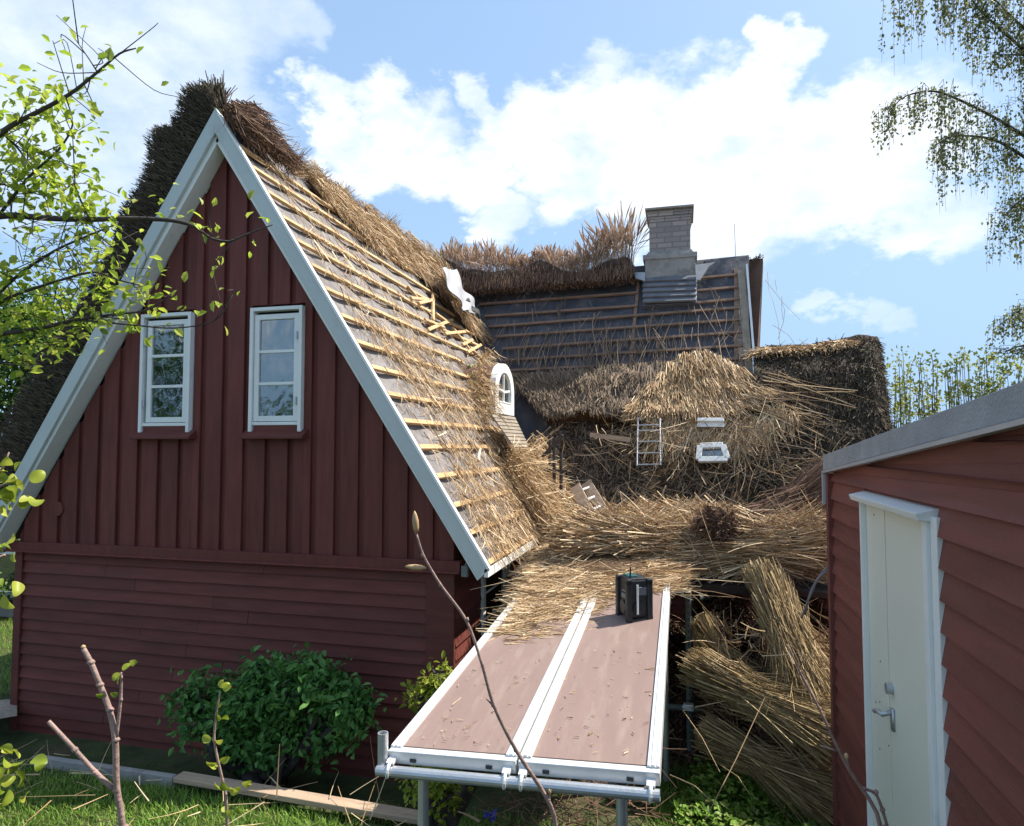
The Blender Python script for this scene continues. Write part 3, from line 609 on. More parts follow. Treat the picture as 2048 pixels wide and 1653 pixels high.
o = G.build('brick_shaft', M['brick'], cho, bevel=.004)
G = Geo(); G.b2((cx-hw*f-.06, cy-.43, zc(440)+.182), (cx+hw*f+.06, cy+.43, zc(440)+.215)); G.tube([(cx, cy, zc(420)), (cx, cy, zc(412))], .22, 18); G.build('cap', M['concrete'], cho, bevel=.006)
G = Geo()
for k in range(5):
    a, b = onW(1286, 560+k*10.5, .1), onW(1393, 556+k*10.5, .1); G.bar(a, b, .12, .035, WN+WU*.35)
G.prism([onW(1286, 566, .06), onW(1393, 560, .06), onW(1393, 606, .06), onW(1286, 612, .06)][::-1], -WN*.1)
G.build('flashing', M['lead'], cho, bevel=.006)
# plastic sheet rags each side
for pts, mm in (([(1268, 545), (1290, 545), (1290, 562), (1255, 552)], 'tarp'), ([(1391, 530), (1405, 528), (1432, 524), (1418, 533), (1400, 560), (1392, 560)], 'felt')):
    G = Geo(); G.prism([onW(x, y, .16) for x, y in pts][::-1], -WN*.02); G.build('membrane_flap', M[mm], house)
# antenna
G = Geo(); G.tube([atY(1472, 545, 11.2), atY(1469, 448, 11.2)], .006, 6); G.build('antenna', M['galv'], house)

# thick straw layers lying on the wing slope, generic sheet driven by pixel outline
def sheet(poly_top, poly_bot, hfun, nx=90, ny=24, rough=.03):
    """grid between a top and bottom pixel polyline; hfun(u,v) = stand-off from the roof"""
    pt = np.array(poly_top, float); pb = np.array(poly_bot, float)
    def res(p): c = np.concatenate([[0], np.cumsum(np.linalg.norm(np.diff(p, axis=0), axis=1))]); s = np.linspace(0, c[-1], nx); return np.stack([np.interp(s, c, p[:, k]) for k in (0, 1)], 1)
    a, b = res(pt), res(pb); V = np.zeros((nx, ny, 3)); Nn = []
    for i in range(nx):
        for j in range(ny):
            v = j/(ny-1); x, y = a[i]*(1-v)+b[i]*v; V[i, j] = onW(x, y, hfun(i/(nx-1), v))
    V += WN*(rough*nz(V, 5)+rough*.6*nz(V, 13))[..., None]
    return V
def on_sheet(V, n, vpow=1.):
    a, b = V.shape[:2]; u = rng.random(n)*(a-1.001); v = (rng.random(n)**vpow)*(b-1.001); i = u.astype(int); j = v.astype(int); fu = (u-i)[:, None]; fv = (v-j)[:, None]
    P = V[i, j]*(1-fu)*(1-fv)+V[i+1, j]*fu*(1-fv)+V[i, j+1]*(1-fu)*fv+V[i+1, j+1]*fu*fv
    dn = unit(V[i, np.minimum(j+1, b-1)]-V[i, j]); du = unit(V[i+1, j]-V[i, j]); nn = unit(np.cross(dn, du)); nn *= np.sign(nn@WN)[:, None]
    return P, dn, du, nn, u/(a-1), v/(b-1)
# straw band (left), its shadow painted in with greyer stalks, and sunlit fan (right)
VB = sheet([(1010, 748), (1100, 742), (1200, 735), (1290, 728), (1340, 722)], [(1088, 826), (1150, 824), (1215, 822), (1290, 820), (1340, 820)], lambda u, v: .06+.34*v**1.2)
VF = sheet([(1275, 792), (1320, 745), (1360, 712), (1395, 700), (1430, 708), (1475, 735), (1520, 770)], [(1262, 828), (1320, 828), (1380, 830), (1440, 832), (1480, 826), (1510, 812), (1535, 795)], lambda u, v: .08+.36*v**1.0)
G = Geo(); G.grid(VB, flip=False)
B2 = np.stack([VB[:, -1], VB[:, -1]-WN*.33-[0, 0, .05]], 1); G.grid(B2); G.grid(VF)
B2 = np.stack([VF[:, -1], VF[:, -1]-WN*.35-[0, 0, .15]], 1); G.grid(B2)
G.build('straw_layer', M['core'], house, smooth=True)
G = Geo(); n = 9000; P, dn, du, nn, u, v = on_sheet(VB, n); strands(G, P+nn*rng.uniform(0, .05, (n, 1)), dn+du*(rng.normal(-.12, .18, n))[:, None]+nn*rng.normal(0, .06, (n, 1)), rng.uniform(.15, .45, n)*(1-.55*v), rng.uniform(.003, .0048, n), .06, 3)
G.build('shaded_straw', M['greyreed'], house)
G = Geo(); n = 15000; P, dn, du, nn, u, v = on_sheet(VF, n); kp = rng.random(n) < np.clip(1.25-1.1*u, .2, 1); P, dn, du, nn, u, v = P[kp], dn[kp], du[kp], nn[kp], u[kp], v[kp]; n = len(P); fan = (u-.25)*.7; strands(G, P+nn*rng.uniform(0, .07, (n, 1)), dn+du*(fan+rng.normal(0, .14, n))[:, None]+nn*rng.normal(0, .06, (n, 1)), rng.uniform(.2, .7, n)*(1-.65*v)*(1-.3*u), rng.uniform(.003, .0048, n), .06, 3)
G.build('straw_fan', M['straw'], house)
# old mossy thatch of the lower right roof (rounded end)
VM = sheet([(1508, 700), (1560, 690), (1620, 688), (1680, 676), (1735, 672), (1755, 676), (1760, 700)], [(1500, 1060), (1560, 1060), (1620, 1060), (1680, 1060), (1740, 1060), (1800, 1060), (1810, 1060)],
           lambda u, v: -.05+.30*math.sin(min(1, v*5)*math.pi/2)-.9*max(0, u-.86)**1.2*5 + .25*v, nx=110, ny=50, rough=.05)
G = Geo(); G.grid(VM); V = np.stack([VM[:, 0], VM[:, 0]+EN*1.2-[0, 0, .5]], 1); G.grid(V, flip=True); V = np.stack([VM[-1], VM[-1]+EN*1.8], 1); G.grid(V)
G.build('old_thatch', M['moss'], house, smooth=True)
G = Geo(); n = 16000; P, dn, du, nn, u, v = on_sheet(VM, n); strands(G, P, dn+nn*rng.uniform(.05, .5, (n, 1))+rng.normal(0, .3, (n, 3)), rng.uniform(.05, .14, n), .0045, .15, 2)
G.build('thatch_bristle', M['mosshair'], house)
G = Geo(); n = 1400; k = rng.integers(0, 80, n); P = VM[k, 1]+[0, 0, .02]; strands(G, P, -WU*.7+ER*rng.normal(0, .6, (n, 1))+WN*.5, rng.uniform(.1, .35, n), .0045, .2, 3); 
G.build('ridge_straw', M['straw'], house)
# dark lower thatch under the band, down to the eave
VD = sheet([(1090, 815), (1200, 815), (1300, 815), (1400, 815), (1520, 790)], [(1130, 1075), (1240, 1075), (1350, 1075), (1500, 1075), (1560, 1075)], lambda u, v: .12+.10*math.sin(v*9)*.3+.25*v, nx=90, ny=40, rough=.06)
G = Geo(); G.grid(VD); G.build('stripped_thatch', M['dark'], house, smooth=True)
G = Geo(); n = 9000; P, dn, du, nn, u, v = on_sheet(VD, n); strands(G, P, dn+nn*rng.uniform(.05, .5, (n, 1))+rng.normal(0, .35, (n, 3)), rng.uniform(.06, .2, n), .005, .15, 2); G.build('thatch_stubs', M['greyreed'], house)
# skylights, framed pale
def skylight(pts, w_, full):
    G = Geo(); P = [onW(x, y, .55) for x, y in pts]
    for i in range(4 if full else 1): G.bar(P[i], P[(i+1) % 4], w_, .05, WN)
    o = G.build('skylight', M['white'], house, bevel=.006)
    G = Geo(); G.prism([p-WN*.02 for p in P], -WN*.01); G.build('pane', M['glass'] if full else M['white'], o)
skylight([(1400, 893), (1446, 891), (1455, 919), (1397, 920)], .07, True)
skylight([(1395, 841), (1448, 841), (1449, 852), (1393, 852)], .05, False)
# round-topped dormer window on the near slope
DX = -2.35
def dm(x, y, X=DX): return atX(x, y, X)
c0 = dm(983, 826); c1 = dm(1027, 832); yl, yr = c0[1], c1[1]; zb = (c0[2]+c1[2])/2; zt = dm(1003, 727)[2]; ym = (yl+yr)/2; hwid = (yr-yl)/2*.86; zs = zb+(zt-zb)*.45
print('dormer', yl, yr, zb, zt)
def arch(r0, X0, X1, base, G, inner=None):
    an = np.linspace(0, math.pi, 17)
    o_ = [(ym+hwid*r0*math.cos(a), zs+(zt-zs)*r0*math.sin(a)) for a in an]; o_ = [(ym+hwid*r0, base)]+o_+[(ym-hwid*r0, base)]
    if inner is None:
        G.prism([(X0, y, z) for y, z in o_], (X1-X0, 0, 0)); return
    i_ = [(ym+hwid*inner*math.cos(a), zs+(zt-zs)*inner*math.sin(a)) for a in an]; b2 = zb+(1-inner)*hwid*.9; i_ = [(ym+hwid*inner, b2)]+i_+[(ym-hwid*inner, b2)]
    n = len(o_)
    for k in range(n):
        k2 = (k+1) % n; q = [(X0, *o_[k]), (X0, *o_[k2]), (X0, *i_[k2]), (X0, *i_[k])]; G.prism(q, (X1-X0, 0, 0))
G = Geo(); arch(1., DX-.05, DX+.03, zb, G, .68); dw = G.build('dormer_window', M['white'], house)
G = Geo(); arch(.7, DX-.02, DX-.012, zb+.12, G); G.build('pane', M['glass'], dw)
G = Geo(); G.b2((DX-.01, ym-.015, zb+.1), (DX+.015, ym+.015, zt-.12))
for sg in (-1, 1): G.bar((DX+.002, ym, zb+.3), (DX+.002, ym+sg*hwid*.6, zt-.35), .03, .03, (1, 0, 0))
G.bar((DX+.012, ym-hwid*.7, zb+.16), (DX+.012, ym+hwid*.7, zb+.16), .02, .04, (1, 0, 0)); G.build('frame', M['white'], dw)
G = Geo(); arch(.98, DX-.9, DX-.055, zb-.05, G); G.build('dormer_cheek', M['brown'], house)
G = Geo()
for k in range(9): f = k/8.; a = (984+f*42, 833+f*60); b = (1030+f*26, 838+f*55); G.bar(onR(*a, .25), onR(*b, .25), .04, .02, NR)
G.build('dormer_slats', M['cedar'], house)
G = Geo()   # mossy green old battens left of the dormer
for k in range(5): G.bar(onR(940+k*4, 735+k*16, .08), onR(985-k*1, 728+k*18, .08), .06, .03, NR)
G.build('mossy_battens', mat('mossy_wood', (.18, .19, .07), .9, .3, 6, .4, 30), house)
# wing wall under the eave
G = Geo(); a = wing(-2.6, -4.6, -.2); b = wing(4.2, -4.6, -.2); G.prism([[a[0], a[1], -.3], [b[0], b[1], -.3], [b[0], b[1], b[2]], [a[0], a[1], a[2]]], (0, .1, 0)); G.build('wing_wall', M['redh'], house)

# white tarpaulin in the valley
G = Geo(); px_ = [(885, 536, 912, 540), (892, 560, 925, 570), (903, 580, 935, 585), (915, 600, 945, 598), (925, 612, 950, 610), (930, 622, 954, 628)]
V = np.zeros((24, 9, 3))
for i in range(24):
    f = i/23*(len(px_)-1); k = min(int(f), len(px_)-2); g_ = f-k; r_ = np.array(px_[k])*(1-g_)+np.array(px_[k+1])*g_
    for j in range(9): h = j/8; V[i, j] = onR(r_[0]*(1-h)+r_[2]*h, r_[1]*(1-h)+r_[3]*h, .34)+NR*(.02*math.sin(i*.55+j*.9)+.012*math.sin(j*1.6-i*.3))+np.array([0, .03*math.sin(i*.5), 0])
G.grid(V); G.grid(V-NR*.01, flip=True); G.v[0], G.v[1] = G.v[0], G.v[1]
tag(G.build('tarpaulin', M['tarp'], smooth=True), 'crumpled white plastic sheet caught in the roof valley', 'tarpaulin')
G = Geo(); V = np.zeros((12, 6, 3))
for i in range(12):
    for j in range(6): V[i, j] = onR(932+i*1.8+j*2, 600+i*2+j*2-6*math.sin(j*.9), .34)+NR*.02*math.sin(i*.5+j*.9)
G.grid(V); G.grid(V-NR*.008, flip=True); tag(G.build('plastic_rag', M['black'], smooth=True), 'black plastic rag at the foot of the white sheet', 'plastic sheet')
# ------------------------------------------------------------------ loose straw
def stuff(name, G, m, label): return tag(G.build(name, M[m]), label, 'straw', kind='stuff')
G = Geo(); poly = [(505, 300), (560, 330), (800, 560), (960, 740), (1090, 1060), (975, 1105), (860, 900), (640, 520)]
n = 11000; q = samp(poly, n); P0 = onR(q[:, 0], q[:, 1], .035); dens = np.clip(.10+.4*nz(P0, 2.2)+(q[:, 0]-600)/1000+(q[:, 1]-820)/1000, .10, .85); P = P0[rng.random(n) < dens]; n = len(P)
P = P+NR*rng.uniform(0, .03, (n, 1)); D = DS*rng.normal(.9, .6, (n, 1))+np.array([0, 1, 0])*rng.normal(.1, .6, (n, 1))+NR*rng.normal(0, .1, (n, 1)); strands(G, P, D, rng.uniform(.06, .28, n), rng.uniform(.002, .0035, n), .18, 3)
stuff('loose_straw', G, 'straw', 'loose straw scattered over the sunlit battens of the near roof')
G = Geo()   # valley heap between the two roofs
val = [(955, 700), (985, 720), (1000, 830), (1050, 880), (1120, 905), (1120, 950), (1180, 1020), (1250, 1060), (1180, 1100), (1085, 1080), (1020, 960), (960, 830), (930, 760)]
n = 9000; q = samp(val, n); P = onR(q[:, 0], q[:, 1], .10)+NR*rng.uniform(-.05, .22, (n, 1)); 
vd = unit(onR(1200, 1050, .1)-onR(1000, 860, .1)); c_ = nz(P, 2.2); side = np.cross(vd, NR)
kp = ~((q[:, 0] > 972) & (q[:, 0] < 1045) & (q[:, 1] > 715) & (q[:, 1] < 905-.0*q[:, 0])); P = P[kp]; n = len(P); c_ = c_[kp]
near = (q[kp][:, 1] < 900) & (q[kp][:, 0] < 972); D = vd*rng.uniform(.6, 1.1, (n, 1))+side*(rng.normal(0, .42, n)+.4*c_)[:, None]+NR*rng.normal(0, .18, (n, 1)); strands(G, P, D, rng.uniform(.12, .6, n)*np.where(near, .4, 1), rng.uniform(.002, .004, n), .2, 4)
stuff('loose_straw', G, 'straw', 'long golden straw sliding down the valley beside the arched dormer window')
G = Geo(); q = [onR(x, y, .03) for x, y in [(985, 850), (1050, 895), (1110, 950), (1200, 1050), (1140, 1085), (1060, 1000), (1000, 900)]]; G.prism(q, -NR*.04)
tag(G.build('straw_mat', M['core']), 'flattened brown straw mat below the dormer', 'straw', kind='stuff')
G = Geo()   # messy straw over the lower wing
n = 13000; q = samp([(1100, 850), (1230, 850), (1290, 835), (1500, 830), (1545, 785), (1640, 850), (1745, 870), (1668, 905), (1660, 1010), (1500, 1040), (1290, 1040), (1130, 1000)], n)
P0 = onW(q[:, 0], q[:, 1], .42); dens = np.clip(.30+.5*nz(P0, 1.9, 2)+(q[:, 0]-1380)/900+np.exp(-((q[:, 1]-870-.03*(q[:, 0]-1300))/28)**2)*.6*(q[:, 0] > 1270), .03, 1); skyl = ((q[:, 0] > 1385) & (q[:, 0] < 1465) & (((q[:, 1] > 832) & (q[:, 1] < 862)) | ((q[:, 1] > 880) & (q[:, 1] < 930)))) | ((q[:, 0] > 1265) & (q[:, 0] < 1330) & (q[:, 1] > 830) & (q[:, 1] < 940)); dens = dens*np.clip(1-(q[:, 0]-1505)/50*np.clip((930-q[:, 1])/60, 0, 1), .07, 1); kk = (rng.random(n) < dens*.6) & ~(skyl & (rng.random(n) < .6)); P = P0[kk]; n = len(P)
P = P+WN*rng.uniform(-.12, .12, (n, 1)); c_ = nz(P, 3); D = ER*(rng.normal(.0, .8, n)+.5*c_)[:, None]-WU*rng.normal(.5, .6, (n, 1))+WN*rng.normal(0, .25, (n, 1)); Ls = rng.uniform(.12, .6, n); gsel = rng.random(n) < .55; strands(G, P[gsel], D[gsel], Ls[gsel], .0033, .25, 4, mi=1); strands(G, P[~gsel], D[~gsel], Ls[~gsel], .0034, .25, 4)
n = 900; q = samp([(1285, 832), (1500, 832), (1560, 800), (1600, 830), (1480, 900), (1420, 880), (1300, 890)], n); P = onW(q[:, 0], q[:, 1], .5); D = -WU*1+ER*rng.normal(-.1, .35, (n, 1)); strands(G, P, D, rng.uniform(.12, .4, n), .004, .1, 3)
# fan flung over the mossy end
n = 45; P = onW(rng.uniform(1480, 1560, n), rng.uniform(730, 850, n), .5); D = ER*1.1-WU*rng.uniform(.1, .7, (n, 1))+rng.normal(0, .15, (n, 3)); strands(G, P, D, rng.uniform(.4, 1.3, n), .0042, .08, 4, sag=.06)
tag(G.build('loose_straw', [M['straw'], M['greyreed']]), cat='straw', kind='stuff', label='tangle of broken straw covering the lower back roof and skylights')

# ================================================================== roof ladder
G = Geo(); LP = lambda x, y: onW(x, y, .55)
for (xt, yt, xb, yb) in ((1276, 836, 1274, 932), (1320, 838, 1321, 930)): G.tube([LP(xt, yt), LP(xb, yb)], .010, 8)
rl = tag(G.build('roof_ladder', M['galv']), 'short aluminium ladder hanging on the dark stripped thatch below the straw band', 'ladder')
for y in (851, 862, 884, 907, 930): 
    G = Geo(); G.tube([LP(1275, y), LP(1321, y-1)], .009, 8); G.build('rung', M['galv'], rl)
# leaning ladder, seen from its side
la = tag(root('ladder', 'grey aluminium ladder leaning up the valley under loose straw', 'ladder', atY(1205, 1075, 7.2)), None)
a1, b1 = atY(1208, 1078, 7.2), atY(1150, 974, 7.9); wv = np.array([.09, .33, .03])
for off in (0, 1):
    G = Geo(); G.bar(a1+wv*off, b1+wv*off, .03, .13, (1, -.2, .5)); G.build('rail', M['timber'], la)
for k in range(5):
    f = (k+.5)/5; c = a1*(1-f)+b1*f; G = Geo(); G.tube([c, c+wv], .016, 8); G.build('rung', M['alu'], la)

# ================================================================== scaffold
dl0, dr0 = np.array([-1.32, 2.9, 1.21]), np.array([-.11, 2.9, 1.255]); dl1, dr1 = np.array([-1.27, 5.5, 1.455]), np.array([-.11, 5.5, 1.52])
scf = root('scaffold', 'steel scaffold bay with two brown ply decks in white aluminium frames', 'scaffold', (-.7, 3, 0))
DUP = unit(np.cross(dr0-dl0, dl1-dl0))
def dk(u, v, h=0): a = dl0*(1-u)+dr0*u; b = dl1*(1-u)+dr1*u; return a*(1-v)+b*v+DUP*h
for u0, u1 in ((.0, .495), (.505, 1.)):
    G = Geo(); e = .043
    G.prism([dk(u0+e, 0.008, .004), dk(u1-e, .008, .004), dk(u1-e, 1, .004), dk(u0+e, 1, .004)], -DUP*.012); dko = G.build('deck', M['ply'], scf)
    for ua, ub in ((u0, u0+e), (u1-e, u1)):
        G = Geo(); G.prism([dk(ua, 0, .012), dk(ub, 0, .012), dk(ub, 1, .012), dk(ua, 1, .012)], -DUP*.07)
        m_ = (ua+ub)/2
        G.prism([dk(m_-.006, 0.0, .019), dk(m_+.006, 0.0, .019), dk(m_+.006, 1, .019), dk(m_-.006, 1, .019)], -DUP*.01)
        w_ = .008; 
        for e_ in (ua+.002, ub-.010): G.prism([dk(e_, 0.0, .017), dk(e_+w_, 0.0, .017), dk(e_+w_, 1, .017), dk(e_, 1, .017)], -DUP*.01)
        G.build('deck_edge', M['alu'], dko)
    G = Geo(); G.prism([dk(u0, -.012, .006), dk(u1, -.012, .006), dk(u1, .004, .006), dk(u0, .004, .006)], -DUP*.058)
    for uu in (u0+.1, u1-.1): c = dk(uu, -.013, -.03); G.box(c, (.03, .01, .015), mi=1)
    G.build('end_profile', [M['alu'], M['black']], dko, bevel=.003)
    for uu in (u0+.02, u1-.03):
        G = Geo(); c = dk(uu, -.028, -.062); an = np.linspace(-.6, 3.6, 12); G.tube([c+np.array([0, -.031*math.cos(a)+.0, .031*math.sin(a)]) for a in an], .008, 6)
        G.bar(c+[0, 0, .03], c+[0, .05, .045], .035, .012); G.build('hook', M['alu'], dko)
G = Geo(); a, b = dk(-.03, -.028, -.064), dk(1.0, -.028, -.064); G.pipe(a, b, .0245, .02); G.build('ledger', M['galv'], scf, smooth=False)
G = Geo(); a = atY(766, 1538, 2.86); b = atY(766, 1466, 2.86); G.pipe(a, b, .024, .019, 18); c = dk(-.03, -.028, -.064); G.tube([c-[.005, 0, 0], (a*.35+b*.65)*[1, 1, 0]+[0, 0, c[2]]], .014, 8); G.build('spigot', M['galv'], scf)
for (x, y) in ((847, 1545), (1243, 1572), (1092, 1560)):
    t = atY(x, y, 2.9 if x != 1092 else 3.0); G = Geo(); 
    if x == 1092: t = np.array([t[0], 5.3, 1.2])
    G.pipe([t[0], t[1], 0], [t[0], t[1], t[2]+.01], .0245, .02); 
    G.pipe([t[0], t[1], .0], [t[0], t[1], .72], .032, .027); G.build('post', M['galv'], scf)
    G = Geo(); G.b2((t[0]-.07, t[1]-.07, .0), (t[0]+.07, t[1]+.07, .012)); G.build('base_plate', M['galv'], scf)
for x in (-1.2, -.16):
    G = Geo(); G.pipe([x, 5.45, 0], [x, 5.45, 1.42], .0245, .02); G.build('post', M['galv'], scf)
G = Geo(); G.pipe([-1.25, 5.45, 1.36], [-.1, 5.45, 1.42], .0245, .02); G.build('ledger', M['galv'], scf)
# second scaffold behind carrying the reeds
sc2 = root('scaffold', 'dark green-grey perforated scaffold frame under the straw behind the deck', 'scaffold', (.1, 5.8, 0))
def post(x, y0, y1, Y, r=.026, m='pergreen', perf=True):
    a = atY(x, y0, Y); b = atY(x, y1, Y); b = np.array([a[0], Y, b[2]]); G = Geo(); G.tube([b, a], r, 10)
    if perf:
        z = b[2]+.05
        while z < a[2]: G.tube([(a[0], Y-r-.001, z), (a[0], Y-r+.004, z)], .007, 6, 1); z += .05
    G.build('post', [M[m], M['dark']], sc2)
post(1376, 1185, 1500, 5.7); post(1450, 1150, 1400, 7.2, .03)
G = Geo(); G.pipe(atY(1300, 1412, 5.65), atY(1405, 1418, 5.65), .024, .02); G.pipe(atY(1395, 1195, 5.7), atY(1440, 1195, 7.2), .024, .02); G.build('ledger', M['pergreen'], sc2)
G = Geo(); c = atY(1377, 1414, 5.6); G.box(c, (.08, .06, .05)); G.tube([c+[-.05, -.03, .01], c+[.03, -.03, -.01]], .012, 6); G.build('coupler', M['alu'], sc2, bevel=.01)
G = Geo(); a = atY(1090, 1165, 6.3); G.prism([[a[0]-.3, 6.0, 1.40], [2.2, 6.0, 1.40], [2.2, 7.3, 1.44], [a[0]-.3, 7.3, 1.44]], (0, 0, -.05)); G.build('walkway', M['dark'], sc2)
for x0, y0, y1, Y in ((1108, 878, 990, 7.9), (1122, 905, 1010, 7.9), (1100, 870, 960, 8.2)): post(x0, y0, y1, Y, .022, 'barkdk', False)
G = Geo(); G.bar(atY(1080, 940, 7.9), atY(1135, 943, 7.9), .03, .03); G.bar(atY(1085, 915, 7.9), atY(1125, 870, 7.9), .05, .04); G.build('brace', M['barkdk'], sc2)
G = Geo(); G.bar(atY(1180, 870, 8.4), atY(1260, 880, 8.4), .03, .06); tag(G.build('batten_offcut', M['timber']), 'pale batten offcut sticking out of the straw left of the roof ladder', 'wood offcut')

# ================================================================== radio
rp = (dk(.76, .535)+dk(.76, .535))/2; u_, v_ = .80, .0
best = None
rc = atP(1268, 1236, dk(.5, .5), DUP)
rad = root('jobsite_radio', 'black and teal jobsite radio with stub antenna standing on the deck', 'radio', rc)
an = R(28); rx = np.array([math.cos(an), math.sin(an), 0]); ry = np.array([-math.sin(an), math.cos(an), 0]); Rm = np.array([rx, ry, [0, 0, 1]]).T
W_, D_, H_ = .15, .17, .275
def rb(G, c, s, mi=0): G.box(rc+Rm@np.array(c), s, Rm, mi)
G = Geo(); rb(G, (0, 0, H_/2+.01), (W_, D_, H_-.02)); G.build('body', M['black'], rad, bevel=.012)
for sx in (-1, 1):
    for sy in (-1, 1):
        G = Geo(); rb(G, (sx*W_/2, sy*D_/2, H_/2), (.040, .040, H_+.012)); rb(G, (sx*W_/2, sy*D_/2, .02), (.042, .042, .04)); rb(G, (sx*W_/2, sy*D_/2, H_-.02), (.04, .04, .035)); G.build('corner_guard', M['black'], rad, bevel=.008)
G = Geo(); rb(G, (0, 0, H_-.002), (W_-.01, D_-.01, .02)); G.build('top_cover', M['black'], rad, bevel=.006)
G = Geo(); rb(G, (-.02, .01, H_+.010), (.07, .10, .02)); G.build('lid', M['teal'], rad, bevel=.006)
G = Geo(); rb(G, (0.02, -D_/2-.004, H_*.72), (.07, .008, .055)); G.build('display', M['lead'], rad, bevel=.003)
G = Geo(); rb(G, (-W_/2-.003, -.01, H_*.58), (.006, .075, .03)); rb(G, (-W_/2-.003, -.01, H_*.70), (.006, .06, .012)); G.build('label_plate', M['greyp'], rad, bevel=.002)
for z in (.30,):
    G = Geo(); c = rc+Rm@np.array([-W_/2-.002, 0, H_*z]); G.tube([c, c-rx*.008], .045, 18); G.build('speaker', M['black'], rad)
    G = Geo(); c = rc+Rm@np.array([0, -D_/2-.001, H_*z]); G.tube([c, c-ry*.008], .045, 18); G.build('speaker', M['black'], rad)
G = Geo(); c = rc+Rm@np.array([-.02, -D_/2-.022, 0]); G.tube([c+[0, 0, .05], c+[0, 0, H_-.03]], .007, 8); G.build('handle_bar', M['alu'], rad)
G = Geo(); c = rc+Rm@np.array([-W_/2+.02, -D_/2+.02, H_]); G.tube([c, c+[0.004, 0, .085]], [.007, .005], 8); G.build('antenna', M['black'], rad)

# ================================================================== straw pile & bundles
G = Geo()   # pile on deck end
n = 9000; pile = [(1075, 1110), (1130, 1075), (1240, 1060), (1340, 1085), (1365, 1140), (1350, 1180), (1300, 1185), (1230, 1180), (1190, 1215), (1160, 1235), (1120, 1225), (1060, 1245), (1010, 1265), (1035, 1220), (1050, 1180)]
q = samp(pile, n); P = atP(q[:, 0], q[:, 1]+6, dk(.5, .5), DUP); hgt = np.clip((1215-q[:, 1])/170, 0.02, 1)*.16
P = P+DUP*(hgt*rng.random(n))[:, None]; ang = rng.normal(R(10), R(24), n); ang = np.where(q[:, 0] < 1180, ang+R(18), ang); D = np.stack([np.cos(ang), np.sin(ang), rng.normal(0, .10, n)+.05], 1); D *= rng.choice([-1, 1], n)[:, None]
kp = P[:, 1] < 9; P = P[kp]; D = D[kp]; n = len(P)
strands(G, P-D*.1, D, rng.uniform(.1, .36, n), rng.uniform(.0018, .0032, n), .10, 3)
# thin spill towards the front
q = samp([(990, 1285), (1060, 1235), (1190, 1215), (1180, 1260), (1110, 1270), (1010, 1290)], 170); P = atP(q[:, 0], q[:, 1], dk(.5, .5, .006), DUP); n = len(P); ang = rng.normal(R(28), R(22), n)
strands(G, P, np.stack([np.cos(ang), np.sin(ang), 0*ang+.02], 1), rng.uniform(.08, .24, n), .0024, .04, 3)
q = samp([(800, 1490), (1020, 1250), (1330, 1250), (1310, 1520)], 150); P = atP(q[:, 0], q[:, 1], dk(.5, .5, .007), DUP); n = len(P); ang = rng.uniform(0, 6.3, n); strands(G, P, np.stack([np.cos(ang), np.sin(ang), 0*ang], 1), rng.uniform(.004, .035, n), .0018, .05, 2)
q = [(905, 1412), (1335, 1330), (1290, 1335), (1330, 1130)]; P = atP(np.array([905., 1290, 1290]), np.array([1410., 1338, 1338]), dk(.5, .5, .008), DUP); strands(G, P, np.array([[.1, .9, 0], [.9, .35, 0], [.9, -.2, 0]]), np.array([.14, .10, .10]), .0025, .03, 3)
stuff('loose_straw', G, 'straw', 'golden straw heap spilling over the far end of the scaffold deck')
G = Geo(); V = np.zeros((30, 14, 3))
for i in range(30):
    for j in range(14):
        x = 1095+(i/29)*245; y = 1080+(j/13)*90; h = math.sin(i/29*3.14)*math.sin(j/13*3.14)*.10; V[i, j] = atP(x, y+4, dk(.5, .5), DUP)+DUP*(h+.003)
G.grid(V); tag(G.build('straw_mat', M['core']), 'brown packed straw at the heart of the deck heap', 'straw', kind='stuff')

def bundle(label, path, rad, n, m='reed', ln=(.5, 1.), sag=0, rr=(.0028, .0042), wob=.06, flare=.12, core='core', group='reed bundles', flat=1.):
    G = Geo(); pts, r = blob(G, path, np.array(rad)*.86, 14, .16, 1, seed=len(label), flat=flat); c = len(pts)
    tot = np.linalg.norm(np.diff(pts, axis=0), axis=1).sum(); Ln = rng.uniform(*ln, n); e_ = np.minimum(Ln*.42/tot, .48); k = ((e_+(1-2*e_)*rng.random(n))*(c-1)).astype(int); t = unit(np.gradient(pts, axis=0)); a = unit(np.cross(t, [0.1, .2, 1.])); b = np.cross(a, t); th = rng.uniform(0, 6.283, n); rad_ = r[k]/.86*np.sqrt(rng.uniform(.45, 1.12, n))
    O = a[k]*np.cos(th)[:, None]+b[k]*np.sin(th)[:, None]*flat; P = pts[k]+O*rad_[:, None]
    D = t[k]+O*rng.normal(0, flare, (n, 1))+rng.normal(0, wob, (n, 3)); D = unit(D)
    strands(G, P-D*Ln[:, None]*.5, D, Ln, rng.uniform(*rr, n), .11, 4, 3, 0, sag)
    return tag(G.build('reed_bundle', [M[m], M[core]]), label, 'reed bundle', group)
Yp = 6.4
bundle('long golden straw swathe lying level behind the radio, left half of the walkway heap', [atY(1110, 1085, 6.1), atY(1200, 1080, 6.2), atY(1320, 1085, 6.3), atY(1420, 1100, 6.4)], [.10, .17, .19, .16], 4200, 'straw', (.2, .8), wob=.2, flare=.25)
bundle('long level reed bundle running behind the shed corner below the brown tuft', [atY(1350, 1105, 6.3), atY(1450, 1100, 6.3), atY(1560, 1095, 6.3), atY(1700, 1085, 6.3)], [.11, .17, .19, .17], 4200, 'straw', (.3, 1.0), wob=.11, flare=.2)
